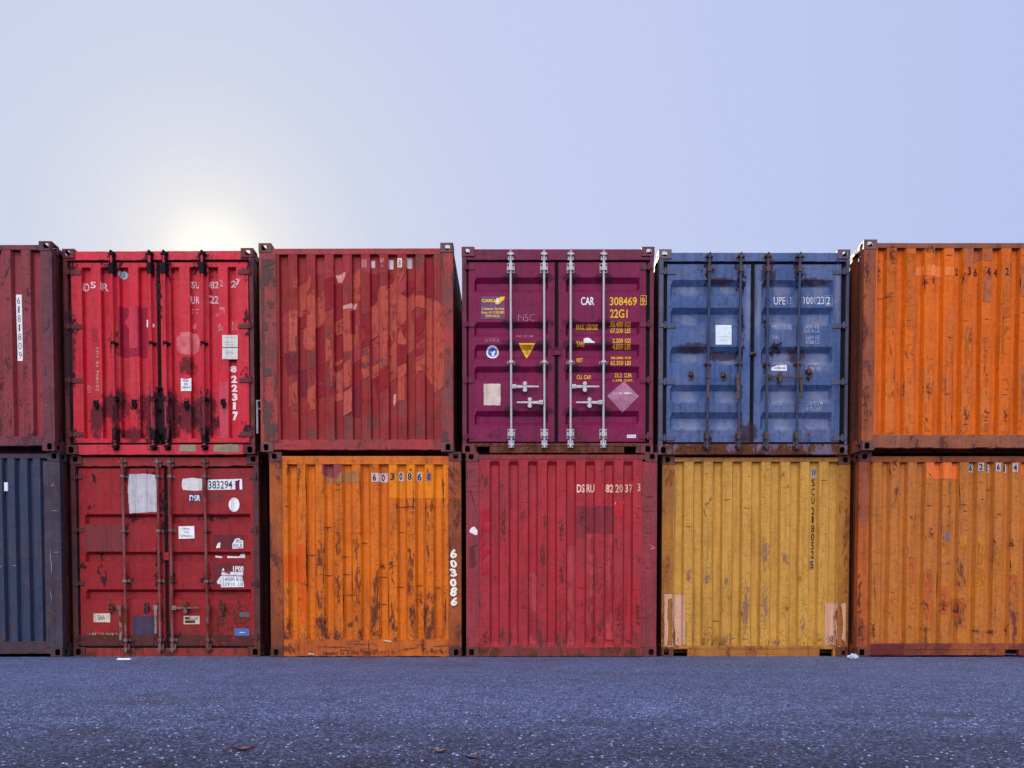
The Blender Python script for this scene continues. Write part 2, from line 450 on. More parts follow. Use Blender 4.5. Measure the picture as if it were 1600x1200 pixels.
        # castings
        for sx in (-1, 1):
            for back in (0, 1):
                for up in (0, 1):
                    mb = MB(); th = .014
                    z0 = H-ch if up else 0
                    xo = sx*W2; xi = sx*(W2-cw)
                    y0 = 0 if not back else L-cd
                    yf = 0 if not back else L
                    hz = .062 if up else .052
                    lo = min(xo, xi)
                    hx = .5*cw+(sx*.010)
                    mb.plate((lo, yf, z0), (1, 0, 0), (0, 0, 1), (0, 1 if not back else -1, 0), cw, ch, (hx, hz), .062, .066 if up else .085, th, s.cast)
                    mb.plate((xo, y0, z0), (0, 1, 0), (0, 0, 1), (-sx, 0, 0), cd, ch, (cd*.5, hz), .085, .062, th, s.cast)
                    zt = H if up else 0
                    mb.plate((lo+.002, y0+.002, zt-(.001 if up else -.001)), (1, 0, 0), (0, 1, 0), (0, 0, -1 if up else 1), cw-.004, cd-.004, (cw*.5, cd*.5), .075, .13, th, s.cast)
                    # inner wall toward the post/rail
                    zi = z0 if up else z0+ch-th
                    mb.box(lo+.002, lo+cw-.002, y0+.002, y0+cd-.002, zi+.001, zi+th, s.cast)
                    mb.box(xi-sx*.001, xi+sx*.012, y0+.003, y0+cd-.003, z0+.003, z0+ch-.003, s.cast)
                    mb.build('corner_casting', s.root, bevel=.004)
        # front top rail
        mb = MB(); mb.box(-W2+cw-.004, W2-cw+.004, .012, .10, top[0], top[1], top_mat or s.frame, seg=26, jit=rail_jit, rnd=rnd)
        if top[0] < H-ch: 
            mb.box(-W2+post_l, -W2+cw-.003, .015, .09, top[0]+.002, H-ch-.001, top_mat or s.frame)
            mb.box(W2-cw+.003, W2-post_r, .015, .09, top[0]+.002, H-ch-.001, top_mat or s.frame)
        mb.build('top_rail', s.root, bevel=.005)
        # front bottom rail, cut round fork pockets
        mb = MB(); bm_ = bot_mat or s.frame
        xs = [-W2+cw-.004]
        for a, b in pockets: xs += [a, b]
        xs.append(W2-cw+.004)
        lo, hi = bot
        if pockets:
            segs = list(zip(xs[0::2], xs[1::2]))
            pk = .085
            mb.box(xs[0], xs[-1], .014, .08, pk+.004, hi, bm_, seg=30, jit=bot_jit*.5, rnd=rnd)
            for a, b in segs:
                if b-a > .02: mb.box(a, b, .016, .08, lo, pk+.003, bm_, seg=max(1, int((b-a)/.12)), jit=bot_jit, rnd=rnd)
        else:
            mb.box(xs[0], xs[-1], .014, .08, lo, hi, bm_, seg=30, jit=bot_jit, rnd=rnd)
        if hi > ch:
            mb.box(-W2+post_l, -W2+cw-.003, .016, .08, ch+.001, hi-.002, bm_); mb.box(W2-cw+.003, W2-post_r, .016, .08, ch+.001, hi-.002, bm_)
        s.bR = mb
        # rear rails
        mb = MB(); mb.box(-W2+cw, W2-cw, L-.09, L-.01, H-.11, H-.01, s.frame); mb.build('top_rail', s.root, bevel=.005)
        mb = MB(); mb.box(-W2+cw, W2-cw, L-.09, L-.01, .015, .15, s.frame); mb.build('bottom_rail', s.root, bevel=.005)
        # side rails, side walls, roof, floor, rear wall
        for sx in (-1, 1):
            mb = MB(); mb.box(sx*(W2-.07), sx*(W2-.008), cd+.001, L-cd-.001, H-.068, H-.012, s.frame, seg=14, jit=.003, rnd=rnd, axis='y'); mb.build('side_rail', s.root, bevel=.004)
            mb = MB(); mb.box(sx*(W2-.07), sx*(W2-.008), cd+.001, L-cd-.001, .012, .16, s.frame); mb.build('side_rail', s.root, bevel=.004)
            ys = []; dd = []
            y = post_depth+.002
            while y < L-.13:
                for st, d in ((0, 0), (.072, 0), (.14, .036), (.212, .036)):
                    if y+st < L-.12: ys.append(y+st); dd.append(d)
                y += .278
            ys.append(L-.115); dd.append(0)
            z0, z1 = .155, H-.066
            vs = []; fs = []
            for yy, d in zip(ys, dd):
                xx = sx*(W2-.012-d); vs += [(xx, yy, z0), (xx, yy, z1)]
            for i in range(len(ys)-1):
                f = [2*i, 2*i+2, 2*i+3, 2*i+1]; fs.append(f if sx > 0 else f[::-1])
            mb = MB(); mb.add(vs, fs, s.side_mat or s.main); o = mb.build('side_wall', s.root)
        mb = MB()
        vs = []; fs = []; k = 0; y = .11
        while y < L-.1:
            vs += [(-W2+.06, y, H-.022-(.018 if k % 4 in (2, 3) else 0)), (W2-.06, y, H-.022-(.018 if k % 4 in (2, 3) else 0))]
            y += .05; k += 1
        fs = [[2*i, 2*i+1, 2*i+3, 2*i+2] for i in range(k-1)]
        mb.add(vs, fs, s.main); mb.build('roof', s.root)
        mb = MB(); mb.box(-W2+.08, W2-.08, .085, L-.1, .11, .15, s.frame)
        for i in range(1, 18): mb.box(-W2+.08, W2-.08, i*.33, i*.33+.04, .03, .109, s.frame)
        mb.build('floor', s.root)
        mb = MB(); xs2 = []; Y2 = []
        x = -W2+.12
        while x < W2-.14:
            for st, d in ((0, 0), (.06, 0), (.08, .036), (.14, .036), (.16, 0)):
                if st < .16: xs2.append(x+st); Y2.append([L-.02-d]*2)
            x += .16
        xs2.append(W2-.119); Y2.append([L-.02]*2)
        mb.grid(xs2, [.15, H-.11], Y2, s.main, flip=True); mb.build('rear_wall', s.root)
        s.fields.append((-W2, -W2+post_l+.004, 0, H, None, None, cast_proud))
        s.fields.append((W2-post_r-.004, W2, 0, H, None, None, cast_proud))
        s.fields.append((-W2, W2, top[0], H, None, None, .012))
        s.fields.append((-W2, W2, 0, bot[1], None, None, .014))

    # ---- corrugated closed end
    def closed_end(s, ridge0, ridge_w, period, n, slope=9, depth=.052, top=None, bot=None, dent=.004, round_ends=False, nz=13):
        rnd = s.rnd
        xl = -W2+.004+s.post_l-.001; xr = W2-.004-s.post_r+.001
        y_out = .016; y_in = y_out+depth
        xs = [xl]; yy = [y_out]
        def add(x, y):
            if xl+.004 < x < xr-.004: xs.append(x); yy.append(y)
        for k in range(-2, n+3):
            a = ridge0+k*period
            add(s.X(a-slope), y_in); add(s.X(a), y_out); add(s.X(a+ridge_w), y_out); add(s.X(a+ridge_w+slope), y_in)
        # close toward the right post
        order = sorted(zip(xs, yy)); xs = [o[0] for o in order]; yy = [o[1] for o in order]
        yy[0] = yy[1] if len(yy) > 1 else y_out
        xs.append(xr); yy.append(yy[-1])
        z0, z1 = bot-.01, top+.01
        zs = [z0+(z1-z0)*j/nz for j in range(nz+1)]
        if round_ends: zs = [z0, z0+.03, z0+.05, z0+.075] + [z0+.1+(z1-z0-.2)*j/nz for j in range(nz+1)] + [z1-.075, z1-.05, z1-.03, z1]
        Y = []
        for i, (x, y) in enumerate(zip(xs, yy)):
            r = []
            for j, z in enumerate(zs):
                q = y
                if round_ends:
                    e = min(z-z0, z1-z)
                    t = max(0, min(1, (e-.02)/.055)); t = t*t*(3-2*t)
                    q = y_out+(y-y_out)*t
                d = mnoise.noise((x*2.3+s.seed*11, z*2.3, s.seed*3.1))*dent*3.4 + mnoise.noise((x*9+s.seed, z*6, 5))*dent*.9
                edge = min(1, (z-z0)/.1, (z1-z)/.1)
                q += max(-.002, d)*max(0, edge)
                r.append(q)
            Y.append(r)
        s.fields.insert(0, (xl, xr, z0+.012, z1-.012, xs, zs, Y))
        mb = MB(); mb.grid(xs, zs, Y, s.main)
        s.end = mb
        return mb
    def finish_frame(s):
        s.pLo = s.pL.build('corner_post', s.root, bevel=.006); s.pRo = s.pR.build('corner_post', s.root, bevel=.006); s.bRo = s.bR.build('bottom_rail', s.root, bevel=.005)
    def finish_end(s):
        s.end_obj = s.end.build('end_wall', s.root); return s.end_obj

# ------------------------------------------------------------------ shared materials
M_rubber = plain('black_rubber', (.009, .008, .010), .85, var=.5)
M_rubber.node_tree.nodes['Principled BSDF'].inputs['Specular IOR Level'].default_value = .1
M_zinc = plain('galvanised_steel', (.36, .34, .37), .45, .35, var=.25, scale=35)
M_black = plain('greasy_black_steel', (.010, .007, .010), .8, .0, var=.6, bump=1.)
M_black.node_tree.nodes['Principled BSDF'].inputs['Specular IOR Level'].default_value = .12
M_white = deco('white_vinyl', (.78, .78, .80), rough=.45, col2=(.66, .66, .68))
M_whiteworn = deco('worn_white_paint', (.62, .52, .55), wear=.55, seed=3, scale=60)
M_grease = stain('grease_stain', (.010, .006, .012), (.04, .010, .02), .88, 1.3, 26, brk=True, stretch=.6)
M_grease2 = stain('thin_dirt_stain', (.030, .012, .020), (.06, .02, .03), .55, 4.1, 12)
M_rustst = stain('rust_stain', (.06, .016, .014), (.14, .035, .018), .7, 6.6, 38, stretch=.6, brk=True)
M_rustrun = stain('rust_run_stain', (.075, .016, .014), (.17, .04, .018), .62, 2.2, 42, stretch=.22, brk=True)
M_rustor = stain('orange_rust_stain', (.25, .07, .015), (.42, .14, .02), .85, 8.2, 36, stretch=.4, brk=True)
M_dust = stain('pale_dust_stain', (.34, .37, .50), (.46, .46, .56), .24, 5.5, 9, stretch=.6, hard=.5)
M_scr = deco('dark_scrape', (.07, .025, .02), wear=.45, seed=5, col2=(.03, .012, .012), scale=90)

def door_end(s, left, right, zb, zt, split, panel_fn, doormat, gasket=M_rubber, depth=.036, y0=.030):
    """two doors between x left..right (metres), z zb..zt; panel_fn(side)-> (xs, zs, Yrel)"""
    s.doors = []
    for side, (a, b) in enumerate(((left, split-.016), (split+.016, right))):
        xs, zs, Y = panel_fn(side, a, b, zb, zt)
        Y = [[y0+v+mnoise.noise((x*2+s.seed, z*2, side*3+.5))*.004 for v, z in zip(r, zs)] for r, x in zip(Y, xs)]
        mb = MB(); mb.grid(xs, zs, Y, doormat)
        # door edge returns
        n = len(zs); nx = len(xs)
        for i in range(nx-1):
            for j, fl in ((0, False), (n-1, True)):
                f = [(xs[i], Y[i][j], zs[j]), (xs[i], .085, zs[j]), (xs[i+1], .085, zs[j]), (xs[i+1], Y[i+1][j], zs[j])]
                mb.add(f, [[0, 1, 2, 3] if not fl else [3, 2, 1, 0]], doormat)
        for j in range(n-1):
            for i, fl in ((0, True), (nx-1, False)):
                f = [(xs[i], Y[i][j], zs[j]), (xs[i], .085, zs[j]), (xs[i], .085, zs[j+1]), (xs[i], Y[i][j+1], zs[j+1])]
                mb.add(f, [[0, 1, 2, 3] if not fl else [3, 2, 1, 0]], doormat)
        s.fields.insert(0, (a, b, zb, zt, xs, zs, Y))
        s.doors.append([mb, None, a, b])
    # rubber gasket all round and between
    g = .022
    mb = MB()
    lx, rx = -W2+s.post_l-.002, W2-s.post_r+.002
    mb.box(lx, rx, y0+.012, .09, zt+.001, s.top0+.004, gasket); mb.box(lx, rx, y0+.012, .09, s.bot1-.004, zb-.001, gasket)
    mb.box(lx, left-.001, y0+.014, .09, zb, zt, gasket); mb.box(right+.001, rx, y0+.014, .09, zb, zt, gasket)
    mb.box(split-.0155, split+.0155, y0+.010, .09, zb, zt, gasket)
    for sx in (-1, 1): mb.box(split+sx*.0165, split+sx*.024, y0-.005, y0+.006, zb+.002, zt-.002, gasket)
    mb.build('door_gasket', s.root)

def horiz_panel(s, bands, exts, slope_in=.062, floor=.075, slope_out=.05, depth=.050, nx=9):
    """bands: sheet y of each recess's upper edge; exts: per door (sheet x0, x1)"""
    def fn(side, a, b, zb, zt):
        x0, x1 = s.X(exts[side][0]), s.X(exts[side][1])
        xs = [a, x0, x0+.03] + [x0+.03+(x1-x0-.06)*i/nx for i in range(1, nx)] + [x1-.03, x1, b]
        zs = [(zt, 0), (zb, 0)]
        for y in bands:
            z = s.Z(y)
            zs += [(z, 0), (z-slope_in, 1), (z-slope_in-floor, 1), (z-slope_in-floor-slope_out, 0)]
        zs = sorted(zs)
        Y = []
        for i, x in enumerate(xs):
            ins = 1 if 2 <= i <= len(xs)-3 else 0
            Y.append([depth*v*ins for z, v in zs])
        return xs, [z for z, v in zs], Y
    return fn

def vert_panel(s, recs, ytop, ybot, depth=.062):
    def fn(side, a, b, zb, zt):
        xs = [(a, 0), (b, 0)]
        for (r0, r1) in recs[side]:
            xs += [(s.X(r0), 0), (s.X(r0)+.012, 1), (s.X(r1)-.012, 1), (s.X(r1), 0)]
        xs = sorted(xs)
        zt1, zb1 = s.Z(ytop), s.Z(ybot)
        zs = [zb, zb1, zb1+.02] + [zb1+(zt1-zb1)*k/8 for k in range(1, 8)] + [zt1-.012, zt1, zt]
        Y = [[depth*v*(1 if 2 <= j <= len(zs)-3 else 0) for j in range(len(zs))] for x, v in xs]
        return [x for x, v in xs], zs, Y
    return fn

def finish_doors(s):
    for d in s.doors: d[1] = d[0].build('door', s.root)

def door_of(s, x): return s.doors[0] if x < (s.doors[0][3]+s.doors[1][2])/2 else s.doors[1]

def rod(s, xt, xb, yt, yb, mat, r=.017, cams=(None, None), brackets=(), bmat=None, bsize=(.095, .12)):
    """locking bar from sheet (xt,yt) to (xb,yb) with its end cams, keepers and guide brackets"""
    T = s.P(xt, yt); B = s.P(xb, yb); bmat = bmat or mat
    par = door_of(s, T[0])[1]
    yr = -.018
    def at(z): t = (T[1]-z)/(T[1]-B[1]); return T[0]+(B[0]-T[0])*t
    mb = MB()
    mb.cyl((at(B[1]), yr, B[1]), (at(T[1]), yr, T[1]), r, mat, 14)
    mb.build('locking_bar', par, smooth=False)
    for z, sg in ((T[1], 1), (B[1], -1)):
        x = at(z)
        mb = MB()
        mb.box(x-.020, x+.020, yr-.024, yr+.030, z-.01*sg, z+.035*sg, bmat)
        mb.box(x-.045, x-.022, yr-.016, .011, z+.002*sg, z+.016*sg, bmat)
        mb.box(x+.022, x+.045, yr-.016, .011, z+.002*sg, z+.016*sg, bmat)
        mb.box(x-.036, x+.036, -.002, .011, z-.055*sg, z+.045*sg, bmat)
        mb.box(x-.012, x+.012, yr-.030, yr+.02, z+.036*sg, z+.052*sg, bmat)
        mb.build('cam_keeper', par, bevel=.003)
    for y, kind in brackets:
        z = s.Z(y, xt); x = at(z); ys = s.ysurf(x, z)
        mb = MB()
        w_, h_ = bsize
        if kind == 'mid': w_, h_ = .10, .035
        ysf = .029
        mb.box(x-w_/2, x-r-.004, ysf-.010, ysf+.004, z-h_/2, z+h_/2, bmat)
        mb.box(x+r+.004, x+w_/2, ysf-.010, ysf+.004, z-h_/2, z+h_/2, bmat)
        mb.box(x-r-.006, x+r+.006, yr-r-.007, ysf+.003, z-h_/2+.012 if kind != 'mid' else z-h_/2, z+h_/2-.012 if kind != 'mid' else z+h_/2, bmat)
        for sx in (-1, 1):
            for sz in ((-1, 1) if kind != 'mid' else (0,)):
                bx = x+sx*(w_/2-.014); bz = z+sz*(h_/2-.024)
                mb.cyl((bx, ysf-.022, bz), (bx, ysf-.009, bz), .010, M_black if bmat is M_zinc else bmat, 8)
        mb.build('bar_bracket', par, bevel=.002)
    return at, par

def handle_h(s, x0, x1, y, mat, par, catch=None, thick=.018):
    """level handle from hub sheet x0 to tip x1"""
    a, z = s.P(x0, y); b, _ = s.P(x1, y); d = 1 if b > a else -1
    mb = MB()
    mb.box(a-.004 if d > 0 else a-.05, a+.05 if d > 0 else a+.004, -.050, -.012, z-.027, z+.027, mat)
    mb.box(a+d*.05, a+d*.13, -.040, -.026, z-thick, z+thick, mat)
    vs = []; q = [(a+d*.128, .016), ((a+b)/2, .013), (b, .010)]
    for x, h in q: vs += [(x, -.042, z-h), (x, -.028, z-h), (x, -.028, z+h), (x, -.042, z+h)]
    fs = [[0, 1, 2, 3], [8, 9, 10, 11]]
    for i in range(2):
        for k in range(4): fs.append([i*4+k, i*4+(k+1) % 4, i*4+4+(k+1) % 4, i*4+4+k])
    mb.add(vs, fs, mat)
    mb.cyl((a+d*.026, -.060, z), (a+d*.026, -.050, z), .012, mat, 10)
    mb.build('bar_handle', par, bevel=.003)
    if catch:
        cx = s.X(catch, y); mb = MB()
        ysf = s.ysurf(cx, z)
        mb.box(cx-.024, cx+.024, -.024, ysf+.003, z-.022, z+.020, mat)
        mb.cyl((cx, -.050, z+.036), (cx, -.020, z+.036), .026, mat, 14)
        mb.cyl((cx, -.054, z-.044), (cx, -.020, z-.044), .028, mat, 14)
        mb.box(cx-.016, cx+.016, -.046, -.0425, z-.03, z+.03, mat)
        mb.build('handle_catch', par, bevel=.002)

def handle_v(s, x, y0, y1, mat, par, bend=.02):
    """handle hanging straight down beside its bar"""
    a, z0 = s.P(x, y0); _, z1 = s.P(x, y1); mb = MB()
    mb.box(a-.026, a+.026, -.050, -.014, z0-.028, z0+.028, mat)
    pts = [(a, -.038, z0-.025), (a+bend*.3, -.040, z0-.33*(z0-z1)), (a+bend, -.046, z0-.7*(z0-z1)), (a+bend*.6, -.05, z1)]
    for p, q in zip(pts[:-1], pts[1:]):
        vs = []
        for c in (p, q): vs += [(c[0]-.016, c[1]-.006, c[2]), (c[0]+.016, c[1]-.006, c[2]), (c[0]+.016, c[1]+.008, c[2]), (c[0]-.016, c[1]+.008, c[2])]
        mb.add(vs, [[0, 1, 2, 3], [7, 6, 5, 4], [0, 4, 5, 1], [1, 5, 6, 2], [2, 6, 7, 3], [3, 7, 4, 0]], mat)
    mb.build('bar_handle', par, bevel=.003)

def hinges(s, ys, mat, leaf=.10):
    for side, (sx, d) in enumerate(((-1, s.doors[0]), (1, s.doors[1]))):
        xe = d[2] if side == 0 else d[3]
        for y in ys:
            z = s.Z(y); mb = MB()
            xa = xe-sx*leaf; xo = sx*(W2-.012)
            mb.box(min(xe+sx*.004, xa), max(xe+sx*.004, xa), .018, .031, z-.030, z+.030, mat)
            mb.box(min(xe+sx*.005, xo), max(xe+sx*.005, xo), .000, .030, z-.026, z+.026, mat)
            mb.cyl((xe+sx*.03, -.004, z-.045), (xe+sx*.03, -.004, z+.045), .014, mat, 10)
            mb.build('hinge', d[1], bevel=.003)

def catches(s, pts, mat, big=False):
    for x, y in pts:
        a, z = s.P(x, y); par = door_of(s, a)[1]; ys = s.ysurf(a, z); mb = MB()
        mb.box(a-.020, a+.020, ys-.012, ys+.004, z-.06, z+.06, mat)
        mb.box(a-.032, a+.032, ys-.045, ys-.011, z-.012, z+.016, mat)
        mb.box(a-.030, a-.018, ys-.044, ys-.012, z+.015, z+.05, mat)
        mb.cyl((a+.01, ys-.05, z+.02), (a+.03, ys-.055, z-.04), .009, mat, 8)
        mb.build('handle_catch', par, bevel=.002)

def lettering(s, par, name, items, mat, bold=.0, conform=True, off=.004):
    for it in items:
        mb = MB()
        t, x0, y0, x1, y1 = it[:5]; b = it[5] if len(it) > 5 else bold
        if t == '|box|':
            k = 3; 
            for r in ((x0, y0, x1, y0+k), (x0, y1-k, x1, y1), (x0, y0+k, x0+k, y1-k), (x1-k, y0+k, x1, y1-k)): s.rect(mb, *r, mat, off, conform=conform)
        elif len(it) > 6: s.text(mb, t, x0, y0, x1, y1, mat, off, b, conform, rot=1)
        else: s.text(mb, t, x0, y0, x1, y1, mat, off, b, conform)
        mb.build(name, par)
def sticker(s, par, name, parts):
    """parts: callables drawing on the mesh"""
    mb = MB()
    for p in parts: p(mb)
    return mb.build(name, par)

# ================================================================== U3: maroon container, bright zinc locking bars
FR_brown = paint('rusty_frame_brown', (.060, .022, .026), (.09, .032, .034), rust=.55, seed=1.7, grime=.5, scratch=.3, low=.5)
def U3():
    mag = (.175, .002, .050); mag2 = (.150, .003, .046)
    P1 = paint('maroon_paint', mag, mag2, rust=.05, seed=3.1, grime=.35, scratch=.12, low=.2, chalk=.12)
    F1 = paint('maroon_frame_paint', (.15, .008, .05), (.10, .020, .035), rust=.28, seed=3.4, grime=.5, low=1)
    Bt = paint('rusty_maroon_sill', (.14, .020, .022), (.11, .03, .025), rust=.7, seed=3.9, grime=.6, low=1)
    s = Container('U3', 'door', 'maroon container with bright zinc locking bars and yellow weight figures on its doors', P1, F1, 3.0, casting=paint('maroon_casting', (.15, .03, .045), (.12, .03, .04), rust=.5, seed=4))
    s.top0 = s.Z(122); s.bot1 = s.Z(1104)
    s.frame_parts(.058, .052, (s.top0, s.Z(64)), (s.Z(1157), s.bot1), pockets=((s.X(118), s.X(188)), (s.X(912), s.X(975))), bot_mat=Bt, post_depth=.10, rail_jit=.0015, bot_jit=.003)
    door_end(s, s.X(76), s.X(1026), s.Z(1094), s.Z(132), s.X(547), horiz_panel(s, (212, 450, 571, 689, 928), ((106, 502), (596, 992))), P1)
    L_, R_ = s.doors
    sp = s.spot
    for x in (302, 480): 
        for y in (225, 465, 580, 700, 935): sp(L_[0], x, y, 60, 34, M_grease2)
    for x in (623, 798):
        for y in (225, 465, 580, 700, 935): sp(R_[0], x, y, 60, 34, M_grease2)
    sp(R_[0], 650, 1060, 50, 60, M_rustst); sp(L_[0], 200, 1060, 60, 30, M_rustst)
    finish_doors(s)
    LD, RD = L_[1], R_[1]
    for x, hd in ((302, (452, 377, 805)), (480, (333, 403, 890)), (622, (775, 697, 805)), (798, (650, 722, 890))):
        at, par = rod(s, x, x+2 if x < 600 else x, 102, 1112, M_zinc, r=.016, brackets=((164, 'top'), (671, 'mid'), (1053, 'bot')), bmat=M_zinc)
        handle_h(s, x+8 if hd[0] > x else x-8, hd[0], hd[2], M_zinc, par, catch=hd[1])
    hinges(s, (160, 465, 765, 1068), F1, leaf=.075)
    mb = MB(); a, z = s.P(547, 612); mb.box(a-.045, a+.055, .004, .029, z-.045, z+.045, P1); mb.box(a-.045, a+.055, -.006, .003, z+.03, z+.045, P1); mb.build('door_overlap_plate', s.root, bevel=.003)
    Y = deco('yellow_lettering', (.80, .43, .03), seed=1, wear=.12, scale=80); Wt = deco('white_lettering', (.82, .78, .82), seed=2, wear=.1, scale=80)
    lettering(s, RD, 'painted_lettering', [('CAR', 677, 322, 748, 366)], Wt, .02, False)
    lettering(s, RD, 'painted_lettering', [('308469', 831, 322, 976, 368), ('9', 1000, 324, 1019, 364), ('|box|', 994, 318, 1025, 370),
        ('22G1', 832, 388, 926, 434)], Y, .018, False)
    sml = [('MAX. GROSS', 651, 472, 767, 498), ('30.480', 833, 457, 902, 481), ('KGS', 912, 457, 943, 481), ('67.200', 833, 489, 902, 515), ('LBS', 912, 489, 943, 515),
           ('TARE', 653, 560, 697, 585), ('2.200', 846, 543, 902, 567), ('KGS', 912, 543, 943, 567), ('4.850', 846, 575, 902, 600), ('LBS', 912, 575, 943, 600),
           ('NET', 654, 646, 688, 671), ('28.280', 836, 638, 904, 656), ('KGS', 914, 638, 945, 656), ('62.350', 836, 663, 904, 687), ('LBS', 914, 663, 945, 687),
           ('CU. CAP.', 654, 739, 735, 763), ('33.2', 857, 729, 898, 753), ('CUM.', 909, 729, 951, 753), ('1.170', 848, 760, 898, 776), ('CUFT.', 909, 760, 957, 776)]
    lettering(s, RD, 'painted_lettering', [(*t, .022) for t in sml], Y, .0, True)
    pur = deco('faded_purple_vinyl', (.11, .05, .13), rough=.4, col2=(.15, .06, .15)); bl = deco('blue_vinyl', (.03, .09, .42), col2=(.05, .16, .5)); yl = deco('yellow_vinyl', (.80, .50, .03), rough=.4, col2=(.85, .42, .02))
    dk = deco('dark_print', (.10, .07, .03)); pk = deco('pink_worn_vinyl', (.42, .19, .28), seed=6, wear=.22, col2=(.26, .09, .17), scale=70)
    sticker(s, LD, 'owner_sticker', [lambda m: s.rect(m, 143, 318, 270, 440, pur, .003), lambda m: s.text(m, 'CARU', 147, 333, 217, 350, yl, .0045, .045),
        lambda m: s.poly(m, [(214, 340), (228, 335), (246, 322), (270, 320), (268, 335), (252, 347), (238, 360), (222, 362)], yl, .0046), lambda m: s.rect(m, 226, 328, 236, 356, M_white, .0056),
        lambda m: s.text(m, 'Container Services', 147, 377, 267, 391, yl, .0045, .02), lambda m: s.text(m, 'Phone: +31 10 000 0000', 145, 397, 268, 411, yl, .0045, .02), lambda m: s.text(m, 'WWW.CARU.NL', 168, 416, 244, 430, yl, .0045, .02)])
    sticker(s, LD, 'round_sticker', [lambda m: s.ell(m, 204, 619, 34, 34, M_white, .003), lambda m: s.ell(m, 204, 619, 24, 24, bl, .0045),
        lambda m: s.poly(m, [(190, 612), (205, 618), (214, 606), (220, 616), (212, 628), (216, 636), (198, 638), (202, 626)], M_white, .006)])
    sticker(s, LD, 'warning_sticker', [lambda m: s.poly(m, [(343, 574), (387, 652), (433, 574)], yl, .003), lambda m: s.text(m, 'ATTENTION', 360, 580, 416, 588, dk, .0045, .01), lambda m: s.text(m, 'CHASSIS', 364, 592, 412, 600, dk, .0045, .01),
        lambda m: s.ell(m, 388, 618, 8, 11, dk, .0045), lambda m: s.ell(m, 388, 618, 5, 8, yl, .006)])
    sticker(s, LD, 'paper_label', [lambda m: s.rect(m, 156, 786, 246, 902, deco('aged_paper', (.62, .52, .46), wear=.12, seed=8, scale=20, col2=(.5, .38, .33)), .003, .003)])
    sticker(s, RD, 'diamond_placard', [lambda m: s.poly(m, [(818, 850), (900, 941), (989, 853), (908, 772)], pk, .003), lambda m: s.poly(m, [(852, 836), (880, 832), (946, 830), (958, 842), (852, 842)], M_whiteworn, .0046)])
    sticker(s, RD, 'small_label', [lambda m: s.rect(m, 925, 1060, 973, 1077, M_white, .003), lambda m: s.text(m, 'CW101', 930, 1064, 968, 1073, pk, .0045, .02)])
    sticker(s, RD, 'torn_label', [lambda m: s.poly(m, [(692, 562), (692, 545), (708, 539), (726, 543), (738, 556), (752, 562), (750, 567), (694, 567)], M_white, .0065)])
    ck = deco('chalk', (.55, .30, .42), wear=.5, seed=9, scale=120)
    lettering(s, LD, 'chalk_writing', [('MSC', 342, 414, 430, 450, -.025), ('LOPACK', 165, 540, 242, 562, -.015), ('MC O AP', 330, 522, 424, 540, -.012)], ck, 0, True)
    s.finish_frame()
U3()

